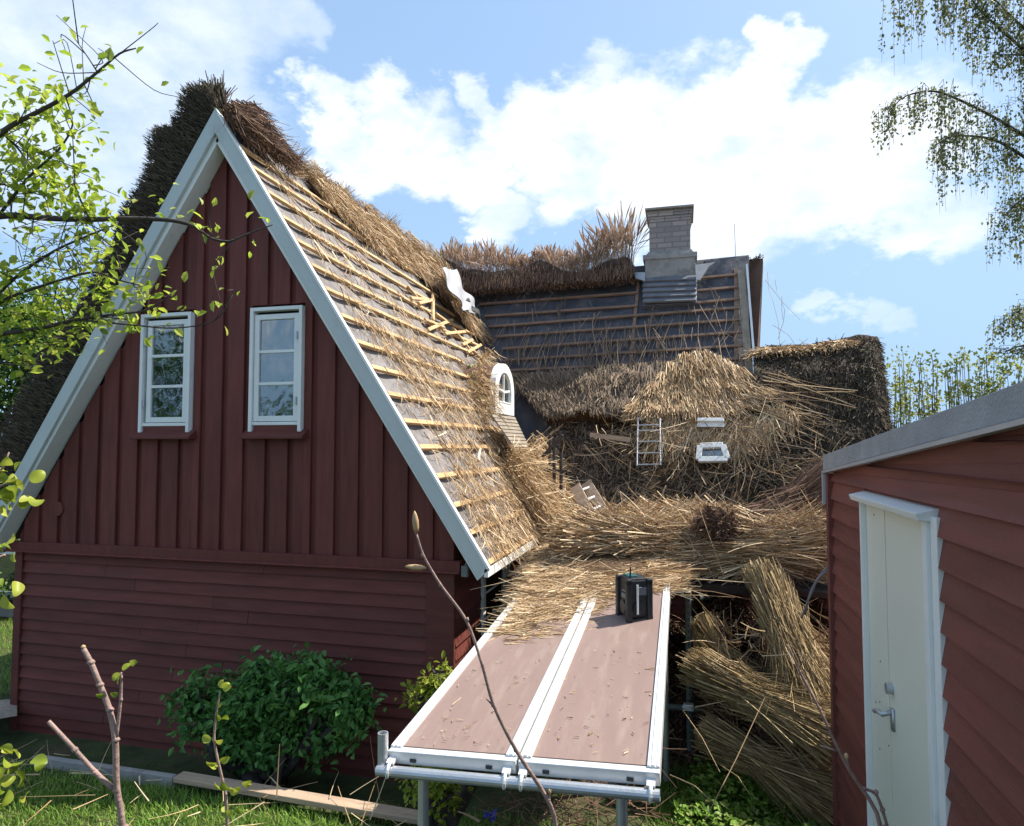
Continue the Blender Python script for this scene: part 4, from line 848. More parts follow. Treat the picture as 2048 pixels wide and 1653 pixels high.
bundle('upper pale straw swathe heaped against the stripped eave', [atY(1190, 1055, 6.9), atY(1300, 1045, 6.9), atY(1420, 1048, 6.9), atY(1510, 1062, 6.8)], [.07, .13, .15, .1], 3500, 'straw', (.2, .6), wob=.3)
bundle('brown bundle tilted up to the right beside the shed fascia corner', [atY(1500, 1085, 6.6), atY(1570, 1045, 6.7), atY(1640, 1005, 6.8), atY(1700, 980, 6.9)], [.10, .20, .25, .2], 5000, 'brownreed', (.4, .9), wob=.06, core='dark')
bundle('dark brown tuft of reed heads on top of the level bundle', [atY(1395, 1050, 6.2), atY(1440, 1052, 6.15), atY(1480, 1062, 6.2)], [.07, .11, .07], 1600, 'brownreed', (.08, .25), wob=.7, flare=.8, core='dark')
bundle('upright yellow reed bundle leaning against the shed side', [atY(1520, 1150, 5.9), atY(1560, 1220, 5.7), atY(1590, 1300, 5.5), atY(1625, 1390, 5.3), atY(1665, 1470, 5.15)], [.07, .13, .15, .15, .15], 6500, 'reed', (.3, .8), rr=(.0018, .003), wob=.07, flare=.07, flat=.8)
bundle('upper of the two slanting bundles resting on the lawn by the shed', [atY(1395, 1335, 5.5), atY(1470, 1370, 5.35), atY(1570, 1420, 5.2), atY(1690, 1470, 5.05), atY(1760, 1500, 5.0)], [.06, .10, .105, .105, .10], 6000, 'reed', (.4, 1.), rr=(.0018, .003), wob=.06, flare=.07)
bundle('lower of the two slanting bundles resting on the lawn by the shed', [atY(1430, 1470, 5.35), atY(1500, 1512, 5.2), atY(1600, 1562, 5.1), atY(1700, 1612, 5.05)], [.04, .07, .085, .09], 4000, 'reed', (.4, 1.), rr=(.0018, .003), wob=.06, flare=.07)
bundle('small frayed reed bundle standing beside the perforated post', [atY(1405, 1250, 5.8), atY(1435, 1310, 5.7), atY(1480, 1370, 5.6)], [.05, .10, .08], 1000, 'reed', (.2, .6), wob=.14)
G = Geo(); n = 3600; q = samp([(1100, 1060), (1200, 1035), (1400, 1025), (1520, 1040), (1668, 1000), (1668, 1130), (1380, 1140), (1120, 1110)], n); P = atY(q[:, 0], q[:, 1], 6.25)+rng.normal(0, .06, (n, 3)); P[:, 1] -= .12*rng.random(n)
kp = rng.random(n) < np.clip(.35+.9*nz(P, 4), .03, 1); P = P[kp]; n = len(P); ang = rng.normal(0, .7, n); D = np.stack([np.cos(ang), rng.normal(-.1, .3, n), np.sin(ang)], 1)*rng.choice([-1, 1], n)[:, None]; half = rng.random(n) < .3
strands(G, P[half], D[half], rng.uniform(.06, .3, half.sum()), .0028, .3, 4, mi=1); strands(G, P[~half], D[~half], rng.uniform(.08, .4, (~half).sum()), .003, .25, 4)
tag(G.build('loose_straw', [M['straw'], M['brownreed']]), 'crumpled straw scruff caught on top of the level bundles', 'straw', kind='stuff')
# brown heap behind
G = Geo(); V = np.zeros((60, 30, 3))
for i in range(60):
    for j in range(30):
        x = -.6+i/59*3.4; f = j/29; V[i, j] = [x, 5.7+f*1.6, -.05+1.35*math.sin(min(1, f*1.25)*math.pi/2)*(.75+.25*math.sin(i*.5))]
V += .07*np.stack([nz(V, 4), nz(V, 4, 2), nz(V, 5, 3)], -1); G.grid(V)
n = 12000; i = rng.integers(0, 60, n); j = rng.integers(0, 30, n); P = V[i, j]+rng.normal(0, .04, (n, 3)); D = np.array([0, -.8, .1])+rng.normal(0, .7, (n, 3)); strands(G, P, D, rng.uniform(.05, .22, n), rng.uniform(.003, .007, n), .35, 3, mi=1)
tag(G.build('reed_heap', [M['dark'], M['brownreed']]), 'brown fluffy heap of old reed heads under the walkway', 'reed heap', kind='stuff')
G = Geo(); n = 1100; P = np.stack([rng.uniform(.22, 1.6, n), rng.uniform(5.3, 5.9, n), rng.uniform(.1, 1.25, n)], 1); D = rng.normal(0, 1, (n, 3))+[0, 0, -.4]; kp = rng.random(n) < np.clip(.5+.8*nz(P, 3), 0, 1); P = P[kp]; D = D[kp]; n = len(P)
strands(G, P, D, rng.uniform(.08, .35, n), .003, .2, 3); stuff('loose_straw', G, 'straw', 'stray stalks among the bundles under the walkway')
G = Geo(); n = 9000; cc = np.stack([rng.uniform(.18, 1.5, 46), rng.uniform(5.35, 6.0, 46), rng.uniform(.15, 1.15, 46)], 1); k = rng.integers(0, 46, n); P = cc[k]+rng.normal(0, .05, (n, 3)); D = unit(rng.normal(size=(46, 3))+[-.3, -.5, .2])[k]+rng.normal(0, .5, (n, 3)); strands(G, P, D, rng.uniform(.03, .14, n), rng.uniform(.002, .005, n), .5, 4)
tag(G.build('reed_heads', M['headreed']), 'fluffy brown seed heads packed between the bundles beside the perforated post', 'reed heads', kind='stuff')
# long single stalks
G = Geo()
for (x0, y0, x1, y1, Y0, Y1) in [(1390, 1415, 1560, 1380, 5.3, 5.2), (1410, 1640, 1530, 1395, 4.2, 4.8), (1365, 1420, 1440, 1545, 5.2, 4.6), (1340, 1550, 1420, 1600, 4.5, 4.2), (1440, 1530, 1500, 1590, 4.7, 4.3), (1590, 1350, 1690, 1480, 5.0, 4.9), (1350, 1160, 1440, 1250, 5.5, 5.5), (1340, 1155, 1560, 1170, 5.6, 5.8), (1345, 1180, 1500, 1200, 5.6, 5.7), (1350, 1190, 1470, 1195, 5.6, 5.7),
        (1400, 1020, 1450, 1160, 6, 5.9), (1480, 1150, 1540, 1110, 5.9, 5.9), (1490, 1160, 1545, 1120, 5.9, 5.9), (1500, 1050, 1660, 1150, 6, 5.8), (1060, 1150, 940, 1180, 5.3, 5.2), (1040, 1215, 950, 1255, 5.2, 5.2), (1050, 1190, 960, 1218, 5.3, 5.2), (1530, 560, 1600, 640, 10, 10), (520, 228, 612, 303, 5.6, 6)]:
    a = atY(x0, y0, Y0); b = atY(x1, y1, Y1); m_ = (a+b)/2+rng.normal(0, .02, 3); G.tube([a, a*.5+m_*.5, m_, m_*.5+b*.5, b], [.003, .003, .0028, .0024, .0016], 5)
for x, y, x2, y2 in [(1535, 545, 1560, 690), (1562, 600, 1556, 680), (1545, 650, 1590, 700), (1550, 560, 1566, 640), (330, 250, 352, 220), (560, 280, 600, 300)]:
    a, b = atY(x, y, 9.8 if x > 1000 else 5.6), atY(x2, y2, 9.8 if x > 1000 else 5.6); m_ = (a+b)/2+rng.normal(0, .06, 3); G.tube([a, (a+m_)/2+rng.normal(0, .02, 3), m_, (b+m_)/2+rng.normal(0, .02, 3), b], .003, 4)
n = 260; P = np.stack([rng.uniform(-5.5, 1, n), rng.uniform(3.0, 4.45, n), rng.uniform(.04, .12, n)], 1); a = rng.uniform(0, 6.3, n); P = P[(P[:, 0] < -1.3) | (P[:, 0] > -.05)]; n = len(P); a = a[:n]; strands(G, P, np.stack([np.cos(a), np.sin(a), rng.normal(.1, .25, n)], 1), rng.uniform(.1, .5, n), .0026, .08, 3)
P = atY(np.array([553., 520, 700, 740, 760]), np.array([1595., 1580, 1590, 1640, 1600]), 4.1); strands(G, P, np.array([[.05, 0, 1], [.5, 0, .6], [.7, .1, .5], [.4, 0, 1], [-.3, .1, 1]]), np.array([.36, .3, .3, .35, .4]), .003, .06, 3)
stuff('loose_straw', G, 'straw', 'single fallen stalks strewn over the lawn and deck sides')
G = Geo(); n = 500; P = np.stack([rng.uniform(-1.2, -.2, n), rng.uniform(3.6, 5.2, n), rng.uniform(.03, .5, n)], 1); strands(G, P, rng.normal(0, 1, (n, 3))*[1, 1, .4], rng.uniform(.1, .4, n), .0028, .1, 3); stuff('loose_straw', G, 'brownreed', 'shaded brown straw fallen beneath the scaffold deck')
# blue scrap under deck
q = atZ(978, 1640, .05); G = Geo(); V = np.array([[q+[i*.02-.04, j*.02, .02*math.sin(i*1.3+j)+.03*j/3] for j in range(4)] for i in range(5)]); G.grid(V); G.grid(V-[0, 0, .004], flip=True)
tag(G.build('plastic_scrap', M['blue']), 'small blue plastic scrap on the ground under the deck', 'scrap')

# ================================================================== shed
SX = .95; shed = root('shed', 'dark red clapboard shed with grey felt roof edge and white door', 'shed', (SX+.8, 3, 0))
YC = 4.74; Y0 = -.3; ztop = lambda Y: 2.545+(YC-Y)*.088
door = (2.93, 3.93); dtop = 2.34
G = Geo(); ex = .118; z = -.1
yl_, yr_ = door[0]-.06, door[1]+.012
while z < 3.2:
    for a, b in ((Y0, yl_), (yr_, YC-.03)) if z < dtop-.02 else ((Y0, YC-.03),):
        zt_ = z+ex+.012
        def topz(y): return min(zt_, ztop(y)-.12)
        ya = a
        # trim to the sloping verge
        if topz(b) <= z:
            if topz(a) <= z: continue
            pass
            b2_ = YC-(z+.125-2.545)/.088; b = min(b, b2_)
            if b <= a: continue
        G.prism([(SX-.028, a, z), (SX-.028, b, z), (SX-.004, b, max(topz(b), z+.002)), (SX-.004, a, max(topz(a), z+.002))][::-1], (.02, 0, 0))
    z += ex
G.prism([(SX, Y0, -.1), (SX, YC, -.1), (SX, YC, ztop(YC)-.1), (SX, Y0, ztop(Y0)-.1)], (.04, 0, 0))
G.build('siding', M['shedred'], shed)
G = Geo(); z = -.1
while z < 2.4: G.prism([(SX+.02, YC+.028, z), (SX+.02, YC+.004, z+ex+.012), (SX+.02, YC, z)], (3, 0, 0)); z += ex
G.b2((SX+.04, YC-.04, -.1), (SX+3.2, YC, 2.45)); G.build('end_wall', M['shedred'], shed)
G = Geo(); G.b2((SX-.045, YC-.03, -.1), (SX+.02, YC+.03, 2.42)); G.build('corner_board', M['shedred'], shed, bevel=.004)
G = Geo()
def fas(x0, x1, zt, zb_): G.prism([(x0, Y0, ztop(Y0)+zb_), (x0, YC+.06, ztop(YC+.06)+zb_), (x0, YC+.06, ztop(YC+.06)+zt), (x0, Y0, ztop(Y0)+zt)][::-1], (x1-x0, 0, 0))
fas(SX-.052, SX-.034, .0, -.10); G.build('verge_felt', M['felt'], shed, bevel=.004)
G = Geo(); fas(SX-.062, SX-.03, -.103, -.12); G.build('drip_edge', M['steel'], shed)
G = Geo(); fas(SX-.033, SX+3.3, -.012, -.10); G.build('roof', M['felt'], shed)
G = Geo(); q0 = atY(1661, 945, YC+.03); G.b2((SX-.06, YC+.032, 2.22), (SX-.03, YC+.07, 2.42)); G.build('gutter_end', M['steel'], shed)
# door
G = Geo(); dz = -.02
G.b2((SX-.012, door[0]+.03, 0), (SX+.01, door[1]-.02, dtop-.03)); G.b2((SX-.016, door[1]-.36, 0.0), (SX-.0125, door[1]-.345, dtop-.03))
d_ = G.build('door', M['door'], shed, bevel=.004)
G = Geo(); G.b2((SX-.045, door[0]-.02, 0), (SX+.01, door[0]+.028, dtop)); G.b2((SX-.03, door[0]-.09, 0), (SX-.002, door[0]-.022, dtop-.01)); G.b2((SX-.04, door[1]-.018, 0), (SX+.01, door[1]+.006, dtop)); G.build('door_frame', M['white'], shed, bevel=.003)
G = Geo(); G.prism([(SX-.085, door[0]-.04, dtop+.0), (SX+.0, door[0]-.04, dtop+.022), (SX+.0, door[0]-.04, dtop-.03), (SX-.075, door[0]-.04, dtop-.028)], (0, door[1]-door[0]+.07, 0)); G.build('door_hood', M['white'], shed, bevel=.003)
hp = atX(1786, 1437, SX-.012); G = Geo(); G.tube([hp+[0, -.02, .04], hp+[-.05, -.02, .02], hp+[-.055, .05, .01], hp+[-.055, .09, -.005], hp+[-.03, .10, -.01]], .011, 10)
G.b2(hp+[-.012, -.035, -.05], hp+[.0, -.005, .05]); G.build('handle', M['galv'], d_, smooth=True)
lp = atX(1785, 1378, SX-.012); G = Geo(); G.tube([lp, lp-[.028, 0, 0]], .026, 16); G.build('lock_knob', M['galv'], d_, smooth=False)
G = Geo()
for (x, y) in ((1761, 1323), (1777, 1340), (1752, 1405), (1760, 1404), (1760, 1498), (1778, 1492), (1748, 1030)): c = atX(x, y, SX-.0125); G.tube([c, c-[.002, 0, 0]], .004, 6)
G.build('old_screw_marks', M['dark'], d_)
# cables
for k, off in enumerate((0, 14)):
    pts = [atY(1703-off*.2, 1103+off*.2, 4.78), atY(1670-off*.5, 1120+off, 4.95), atY(1640-off*.4, 1150+off*.6, 5.0), atY(1620-off*.2, 1185+off, 5.0), atY(1610-off*.5, 1230+off*.5, 5.05)]
    pts = np.array(pts); s = np.linspace(0, 4, 17); sm = np.stack([np.interp(s, range(5), pts[:, i]) for i in range(3)], 1); sm[1:-1] = (sm[:-2]+sm[1:-1]+sm[2:])/3
    G = Geo(); G.tube(sm, .007, 8); tag(G.build('cable', M['cable'], smooth=True), ['grey cable arching from the shed corner, the upper one', 'grey cable arching from the shed corner, the lower one'][k], 'cable')

# ================================================================== neighbour conservatory at far left
nb = root('conservatory', 'white framed glass veranda glimpsed behind the left house corner', 'conservatory', (-9.6, 8, 0))
G = Geo(); a = atY(-60, 1105, 8.); b = atY(35, 1190, 8.)
x0, x1 = a[0]-1.5, b[0]; zt_, zb_ = a[2], b[2]
G.b2((x0, 8, zb_-.05), (x1, 8.06, zb_+.03)); G.b2((x0, 8, zt_), (x1, 8.06, zt_+.08)); G.b2((x1-.06, 8, zb_-.6), (x1, 8.06, zt_)); G.b2((x0, 8, zb_), (x0+.06, 8.06, zt_)); G.build('frame', M['white'], nb)
G = Geo(); G.b2((x0, 8.02, zb_+.03), (x1-.06, 8.04, zt_)); G.build('pane', M['glass'], nb)
G = Geo(); G.b2((x0, 8.03, 0), (x1-.06, 8.15, zb_-.05)); G.build('plinth', M['felt'], nb)
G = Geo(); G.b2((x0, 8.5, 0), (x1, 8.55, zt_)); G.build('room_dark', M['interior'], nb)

# ================================================================== plants
def branch(G, pts, r0, r1, k=7):
    pts = np.array(pts, float); n = len(pts); s = np.linspace(0, n-1, (n-1)*4+1); sm = np.stack([np.interp(s, range(n), pts[:, i]) for i in range(3)], 1)
    for _ in range(2): sm[1:-1] = (sm[:-2]+2*sm[1:-1]+sm[2:])/4
    G.tube(sm, np.linspace(r0, r1, len(sm)), k); return sm
def leafspray(L_, sm, n, size, spread=.05, up=.3, droop=0):
    k = rng.integers(0, len(sm), n); P = sm[k]+rng.normal(0, spread, (n, 3)); D = rng.normal(0, 1, (n, 3))+[0, 0, up]; leaves(L_, P, D, np.c_[rng.normal(0, .5, (n, 2)), np.ones(n)], rng.uniform(size*.6, size*1.15, n), wid=.6)
# apple tree, left foreground
T = Geo(); LF = Geo(); fd = 3.3
def A(x, y, f=fd): return atF(x, y, f)
trunkp = [np.array([-4.6, 1.1, 0]), np.array([-4.55, 1.3, 1.2]), np.array([-4.2, 1.7, 2.2])]
tr_ = Geo(); branch(tr_, trunkp+[A(-250, 700, 3.2)], .11, .07, 10)
limbs = [([A(-250, 700, 3.2), A(-120, 420, 3.2), A(0, 262, 3.2), A(75, 225, 3.2), A(140, 190, 3.2), A(195, 145, 3.2), A(240, 105, 3.2), A(272, 97, 3.2)], .022, .003),
         ([A(195, 145, 3.2), A(178, 118, 3.2), A(150, 78, 3.2)], .005, .002),
         ([A(-250, 700, 3.2), A(-100, 470), A(0, 428), A(90, 437), A(180, 440), A(260, 437), A(340, 440), A(385, 450), A(425, 480), A(460, 485), A(490, 470), A(545, 450)], .024, .003),
         ([A(-250, 700, 3.2), A(-90, 690), A(0, 668), A(70, 660), A(150, 640), A(240, 628), A(300, 622), A(345, 585)], .02, .003),
         ([A(150, 640), A(260, 650), A(340, 658), A(400, 652), A(440, 638), A(465, 590)], .006, .0025),
         ([A(-90, 690), A(20, 560), A(110, 500), A(180, 470), A(230, 450)], .012, .003),
         ([A(0, 428), A(60, 350), A(120, 300), A(150, 250), A(130, 190)], .010, .003),
         ([A(-90, 690), A(0, 600), A(90, 570), A(190, 540), A(230, 560), A(300, 575)], .012, .003),
         ([A(180, 440), A(150, 380), A(148, 320), A(145, 270)], .006, .002),
         ([A(0, 262, 3.2), A(40, 300), A(70, 350), A(100, 360)], .008, .002),
         ([A(-90, 690), A(30, 740), A(100, 690), A(170, 660)], .01, .002),
         ([A(-120, 420, 3.2), A(-20, 360), A(40, 380), A(120, 400)], .01, .002)]
for pts, r0, r1 in limbs:
    sm = branch(T, pts, r0*.8, r1, 6)
    # side twigs
    for k in range(len(sm)//2):
        c = sm[rng.integers(1, len(sm))]; pxx = (c-EYE)@RT/((c-EYE)@FW)*F+1024
        if pxx > 240 and rng.random() < .85: continue
        if pxx > 250 and c[2] > 4.2: continue
        e = c+rng.normal(0, .09, 3)+[0, 0, rng.uniform(-.05, .1)]; e2 = e+rng.normal(0, .07, 3)
        s2 = branch(T, [c, e, e2], .003, .0015, 4)
        leafspray(LF, s2, 5 if 826.5-((c-EYE)@UP/((c-EYE)@FW))*F > 185 else 1, .055, .03)
    m_ = np.array([((c-EYE)@RT/((c-EYE)@FW)*F+1024) for c in sm]); z_ = sm[:, 2]
    my = np.array([826.5-((c-EYE)@UP/((c-EYE)@FW))*F for c in sm]); good = sm[(m_ < 235) & ~((m_ > 150) & (z_ > 4.35)) & (my > 180)]
    if len(good): leafspray(LF, good, int(len(good)*3.2), .05, .06)
# clusters seen at the ends
for x, y, n in ((330, 425, 22), (440, 490, 18), (460, 500, 8), (490, 465, 6), (545, 445, 8), (310, 415, 8), (300, 570, 24), (320, 640, 20), (270, 600, 25), (345, 590, 6), (350, 655, 6), (150, 80, 3), (185, 150, 5), (215, 145, 5), (240, 110, 3), (400, 650, 3), (350, 585, 8), (60, 200, 30), (100, 220, 30), (20, 230, 30), (60, 180, 15), (170, 285, 18), (140, 240, 15),
               (30, 320, 60), (70, 330, 40), (20, 360, 60), (100, 380, 40), (150, 400, 40), (200, 400, 25), (60, 410, 40), (130, 350, 35), (180, 370, 20), (220, 480, 30), (230, 440, 20), (150, 510, 20), (40, 540, 30), (80, 620, 70), (30, 640, 60), (140, 600, 50), (190, 610, 50), (140, 660, 50), (60, 700, 60), (100, 570, 40), (200, 560, 30), (240, 630, 40), (20, 590, 40), (180, 470, 25), (60, 480, 20), (15, 700, 40), (130, 700, 20)):
    c = A(x, y, fd+rng.normal(0, .12)); n = int(n*(.6 if x < 250 else .45)); leaves(LF, c+rng.normal(0, .06, (n, 3)), rng.normal(0, 1, (n, 3)), np.c_[rng.normal(0, .5, (n, 2)), np.ones(n)], rng.uniform(.03, .066, n), wid=.6)
# fine bare twigs
for _ in range(70):
    c = A(rng.uniform(20, 240), rng.uniform(430, 640), fd+rng.normal(0, .15)); T.tube([c, c+rng.normal(0, .06, 3), c+rng.normal(0, .12, 3)], [.0022, .0018, .001], 4)
ap = root('apple_tree', 'leafy apple tree reaching in from the left with fresh yellow-green leaves', 'tree', (-4.6, 1.1, 0))
tr_.build('trunk', M['bark'], ap, smooth=True); T.build('limbs', M['barkdk'], ap, smooth=True); LF.build('crown', M['apple'], ap)
# near sprays at left edge (separate shrub close to the camera)
sh = root('hazel_shoot', 'big soft lime leaves poking in at the left edge close to the camera', 'shrub', atZ(-500, 1653, 0))
T = Geo(); base = np.array([-2.35, .9, 0.]); LL = Geo()
for x, y, n in ((20, 965, 9), (30, 990, 8), (20, 1010, 6), (8, 1105, 5), (8, 1150, 3), (30, 1545, 9), (12, 1525, 6), (10, 1560, 6)):
    c = atF(x, y, 1.75); leaves(LL, c+rng.normal(0, .02, (n, 3)), rng.normal(0, 1, (n, 3))+[.2, 0, -.3], rng.normal(0, 1, (n, 3))-FW*.8, rng.uniform(.035, .055, n), wid=.8, cup=.6)
for x, y in ((20, 965), (10, 1110), (25, 1535)): branch(T, [atF(-600, 1900, 1.9), atF(-200, y+150, 1.8), atF(-60, y+30, 1.75), atF(x, y, 1.75)], .009, .003, 6)
branch(T, [atF(-60, 990, 1.75), atF(0, 950, 1.75), atF(18, 905, 1.75)], .005, .002, 6)
T.build('stems', M['twig'], sh, smooth=True); o_ = LL.build('foliage', M['lime'], sh, smooth=True); md = o_.modifiers.new('sub', 'SUBSURF'); md.levels = md.render_levels = 2
# background tree left behind the thatch
def crown(name, label, cat, base, boxes, nl, size, lm, tm, group=None, seedr=.3):
    r_ = root(name, label, cat, base, group); T = Geo(); LL = Geo(); b = np.array(base, float); cs = []
    for (c, rad, wt) in boxes:
        c = np.array(c, float); branch(T, [b, (b+c)/2+rng.normal(0, .15, 3), c], .07, .02, 7); cs.append((c, rad, wt))
    for c, rad, wt in cs:
        m = int(nl*wt); cl = c+unit(rng.normal(size=(max(8, m//55), 3)))*(rad*rng.random((max(8, m//55), 1))**.4)
        for q in cl[::2]: branch(T, [c, (c+q)/2+rng.normal(0, .05, 3), q], .018, .005, 4)
        k = rng.integers(0, len(cl), m); P = cl[k]+rng.normal(0, .16*rad+.03, (m, 3)); leaves(LL, P, rng.normal(0, 1, (m, 3)), np.c_[rng.normal(0, .6, (m, 2)), np.ones(m)], rng.uniform(size*.6, size*1.2, m))
    T.build('trunk', M[tm], r_, smooth=True); LL.build('crown', M[lm], r_); return r_
crown('garden_tree', 'dense green tree behind the left roof slope', 'tree', (-9.8, 7.2, 0), [(atY(20, 640, 7), .5, .2), (atY(60, 720, 7), .65, .25), (atY(-10, 800, 7), .8, .3), (atY(90, 640, 7.2), .45, .12), (atY(20, 900, 7), .5, .15), (atY(-60, 700, 7), .8, .2)], 7000, .085, 'treel', 'barkdk')
crown('garden_shrub', 'dark green shrub below the veranda at the left edge', 'shrub', (-10.2, 9, 0), [((-10.3, 9.2, .6), .6, .5), ((-10.9, 8.9, .5), .6, .5), ((-10.0, 7.6, .35), .35, .3)], 3000, .08, 'treel', 'barkdk')
crown('garden_tree', 'tall broad tree across the garden, mirrored in the gable window panes', 'tree', (-17, -9, 0), [((-17, -9, 4.2), 1.6, .4), ((-15.5, -9, 5.5), 1.2, .2), ((-18.5, -9, 5.2), 1.5, .3), ((-13, -9.5, 3.6), 1.3, .25), ((-17, -9, 6.4), 1.0, .2)], 1500, .3, 'treel', 'barkdk')
# bush against the wall
bb = (-3.55, 4.95, -.1)
crown('shrub', 'rounded dark green leafy bush in the bed against the gable clapboards', 'shrub', bb, [(atY(q[0], q[1], 4.85), q[2], q[3]) for q in [(420, 1420, .24, .14), (490, 1395, .25, .2), (580, 1380, .24, .2), (650, 1400, .22, .18), (690, 1430, .18, .1), (480, 1450, .22, .14), (580, 1450, .24, .16), (540, 1500, .16, .07), (650, 1480, .16, .06), (375, 1395, .12, .05), (725, 1410, .1, .04), (620, 1340, .1, .04), (520, 1350, .1, .03)]], 3600, .075, 'bushl', 'barkdk')
crown('small_shrub', 'small lime-tipped shrub by the house corner under the scaffold edge', 'shrub', (-2.0, 4.9, -.1), [(atY(875, 1355, 4.9), .1, .3), (atY(850, 1395, 4.9), .12, .3), (atY(885, 1390, 4.9), .12, .3)], 500, .06, 'lime', 'barkdk')
crown('small_shrub', 'lime-green shrub below the left scaffold ledger', 'shrub', (-1.6, 4.0, 0), [(atY(880, 1560, 3.9), .09, .3), (atY(860, 1590, 3.9), .1, .3), (atY(900, 1590, 3.95), .12, .3), (atY(840, 1560, 4.), .1, .2)], 520, .05, 'lime', 'barkdk')
# birch at the right
bi = root('birch_tree', 'weeping birch with hanging leafy strands at the upper right', 'tree', (7.2, 11.5, 0)); T = Geo(); LL = Geo(); Bf = 12.
B = lambda x, y, f=Bf: atF(x, y, f)
tk = branch(T, [(7.4, 11.3, 0), (7.35, 11.3, 4), B(2170, 420), B(2150, 200), B(2120, -100)], .16, .06, 10)
bl = [[B(2150, 200), B(2060, 110), B(2000, 60), B(1950, 10), B(1900, -60)], [B(2160, 330), B(2060, 280), B(1990, 235), B(1930, 205), B(1870, 180), B(1810, 190), B(1775, 225)], [B(2160, 420), B(2060, 320), B(1985, 275), B(1900, 270), B(1860, 300)],
      [B(2150, 150), B(2050, 60), B(1960, -30)], [B(2150, 60), B(1990, -60), B(1860, -50), B(1800, -10)], [B(2160, 380), B(2090, 380), B(2040, 400), B(2010, 430)], [B(2150, 200), B(2080, 110), B(1985, 110)], [B(2160, 600), B(2100, 590), B(2040, 620), B(2000, 650)], [B(2160, 760), B(2100, 700), B(2040, 690), B(2010, 705)], [B(2150, 60), B(2080, -20), B(2030, -40)], [B(2150, 300), B(2090, 240), B(2040, 200)]]
hang = [(.4, 1.5), (.3, 1.0), (.4, 1.3), (.4, 1.3), (.5, 1.6), (.4, 1.2), (.3, .8), (.2, .6), (.15, .3), (.5, 1.6), (.3, 1.)]
for pts, (h0, h1) in zip(bl, hang):
    sm = branch(T, pts, .035, .008, 6)
    for _ in range(len(sm)*4):
        k = rng.integers(len(sm)//5, len(sm)); c = sm[k]+rng.normal(0, .05, 3)*[1, 1, .5]; ln = rng.uniform(h0, h1); dx = rng.normal(0, .14, 2)
        o_ = c+[dx[0], dx[1], .04]; pts_ = np.array([c, o_, o_+[dx[0]*.2, 0, -ln*.5], o_+[dx[0]*.3, 0, -ln]]); T.tube(pts_, [.004, .004, .003, .002], 3, cap=False)
        m = int(ln*20)+4; f = rng.random(m)*.85; P = o_+np.stack([f*dx[0]*.3, 0*f, -ln*f], 1)+rng.normal(0, .035, (m, 3)); leaves(LL, P, rng.normal(0, .6, (m, 3))+[0, 0, -.8], rng.normal(0, 1, (m, 3)), rng.uniform(.04, .075, m), wid=.65)
T.build('trunk', M['barkdk'], bi, smooth=True); LL.build('crown', M['birchl'], bi)
# tall shoots behind the shed
for i, (x, yt) in enumerate([(1785, 735), (1815, 705), (1845, 715), (1875, 735), (1905, 715), (1925, 710), (1950, 725), (1975, 715), (2000, 735), (2030, 720), (1800, 760), (1860, 770), (1940, 765), (2060, 700)]):
    Yh = 13+rng.uniform(-.6, .6); b = atY(x, 930, Yh); b[2] = 0
    r_ = root('hedge_sapling', 'thin yellow-green sapling behind the shed roof, %s from the left of its row' % ['first','third','fourth','fifth','sixth','seventh','ninth','tenth','eleventh','twelfth','second','fifth lower one','eighth','thirteenth'][i], 'sapling', b, 'row of young saplings behind the shed'); T = Geo(); LL = Geo()
    for k in range(6):
        e = atY(x+rng.normal(0, 13), yt+abs(rng.normal(0, 28)) if k else yt, Yh); mid = (b+e)/2+rng.normal(0, .08, 3); sm = branch(T, [b, mid, e], .018, .004, 4); n = 65; up_ = sm[len(sm)//2-1:]; kk = rng.integers(0, len(up_), n); P = up_[kk]+rng.normal(0, .06, (n, 3)); leaves(LL, P, rng.normal(0, .6, (n, 3))+[0, 0, .5], rng.normal(0, 1, (n, 3)), rng.uniform(.05, .095, n), wid=.5)
    T.build('stems', M['bark'], r_); LL.build('foliage', M['hedgel'], r_)
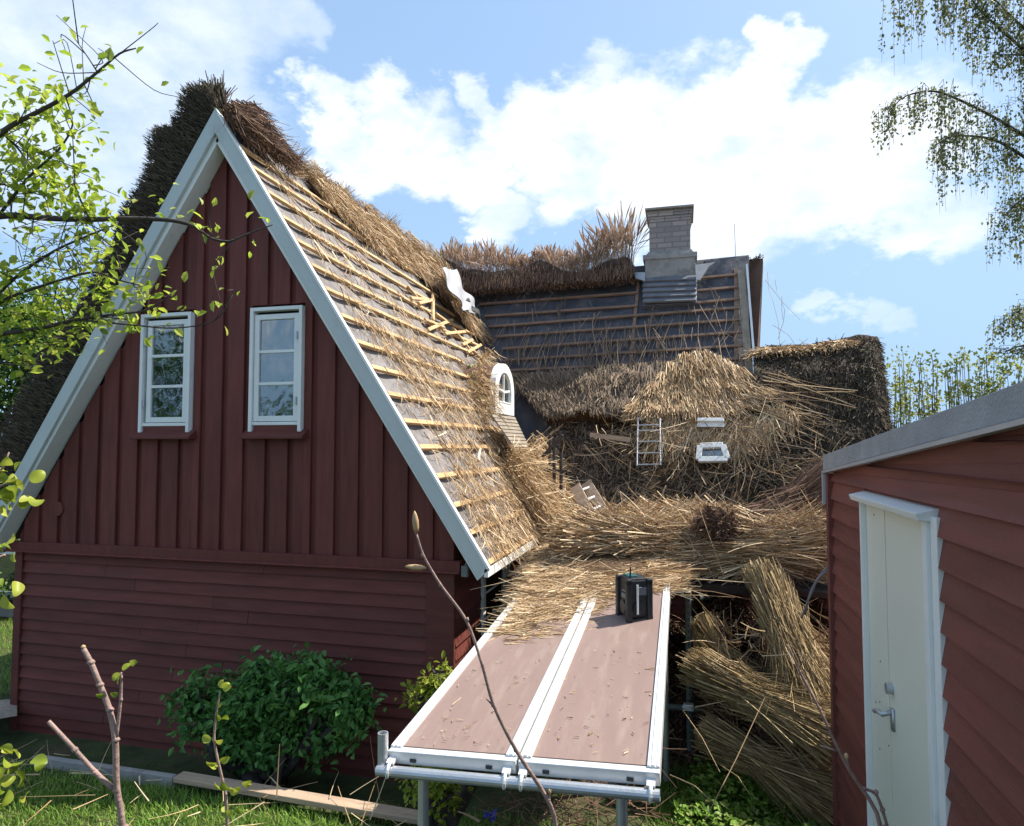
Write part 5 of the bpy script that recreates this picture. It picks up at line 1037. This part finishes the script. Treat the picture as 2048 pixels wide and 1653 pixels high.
# foreground saplings ------------------------------------------------
def sapling(label, base, stems, f, leafspots=(), buds=(), r0=.006, lm='lime'):
    r_ = root('sapling', label, 'sapling', base); T = Geo()
    for i, st_ in enumerate(stems):
        pts = [atF(x, y, f) for x, y in st_[0]]
        if i == 0: pts = [np.array(base, float)]+pts
        branch(T, pts, st_[1], st_[2], 8)
        for p in pts[1:-1]: T.tube([p-[0, 0, .006], p, p+[0, 0, .006]], [st_[2], st_[2]*1.7, st_[2]], 8)
    T.build('stems', M['twig'], r_, smooth=True)
    if leafspots:
        LL = Geo()
        for x, y, n, s in leafspots: c = atF(x, y, f); leaves(LL, c+rng.normal(0, .004, (n, 3)), rng.normal(0, .6, (n, 3))+[0, 0, .4]+RT*rng.normal(0, .8, (n, 1)), rng.normal(0, .5, (n, 3))-FW, rng.uniform(s*.7, s, n), wid=.8, cup=.5)
        o_ = LL.build('leaves', M[lm], r_, smooth=True); md = o_.modifiers.new('sub', 'SUBSURF'); md.levels = md.render_levels = 2
    for x0, y0, x1, y1, rb_ in buds:
        a, b = atF(x0, y0, f), atF(x1, y1, f); G = Geo(); G.tube([a, a*.75+b*.25, a*.45+b*.55, a*.15+b*.85, b], [rb_*.4, rb_*.9, rb_, rb_*.6, rb_*.1], 10); G.build('bud', M['bud'], r_, smooth=True)
f = 1.7
sapling('slender budding magnolia whip slanting across the deck edge', atF(1150, 1950, 1.75)*[1, 1, 0], [([(1118, 1660), (1098, 1600), (1030, 1500), (985, 1410), (965, 1330), (935, 1240), (880, 1170), (845, 1110), (833, 1068)], .0062, .0026), ([(985, 1410), (972, 1398)], .003, .001), ([(1098, 1600), (1102, 1580)], .003, .001)], f, buds=[(833, 1068, 829, 1022, .0085), (852, 1137, 810, 1133, .0075), (929, 1238, 927, 1228, .003), (1100, 1590, 1098, 1578, .004)])
sapling('thick forked bare twig with pruned tips at the lower left', atF(260, 1900, 1.75)*[1, 1, 0], [([(250, 1655), (232, 1580), (232, 1480), (220, 1420), (200, 1370), (182, 1325), (167, 1298)], .0085, .006), ([(228, 1580), (190, 1545), (150, 1500), (97, 1443)], .0065, .005), ([(232, 1480), (242, 1400), (243, 1345)], .0045, .0028)], f, leafspots=[(243, 1345, 3, .035), (262, 1330, 2, .03), (215, 1385, 2, .03)], buds=[(167, 1298, 166, 1290, .006)])
sapling('thin leafy shoot with crinkled new leaves in front of the round bush', atF(470, 1900, 1.75)*[1, 1, 0], [([(455, 1655), (452, 1590), (440, 1540), (427, 1480), (432, 1430), (440, 1385)], .0045, .002)], f, leafspots=[(443, 1378, 4, .032), (427, 1410, 1, .02), (448, 1438, 2, .032), (425, 1482, 2, .034), (440, 1525, 3, .042), (455, 1580, 3, .04), (485, 1570, 3, .036), (452, 1630, 2, .03), (490, 1630, 2, .03)])
sapling('pale forked twig in front of the shed door', atF(1850, 2000, 1.75)*[1, 1, 0], [([(1768, 1655), (1740, 1600), (1700, 1545), (1672, 1490), (1640, 1420), (1600, 1345), (1575, 1290)], .0062, .002), ([(1700, 1545), (1692, 1515)], .004, .004), ([(1720, 1575), (1752, 1585), (1765, 1620), (1775, 1655)], .004, .004), ([(1672, 1502), (1642, 1492)], .003, .002)], f, buds=[(1693, 1520, 1692, 1506, .006)])
bpy.context.view_layer.update()
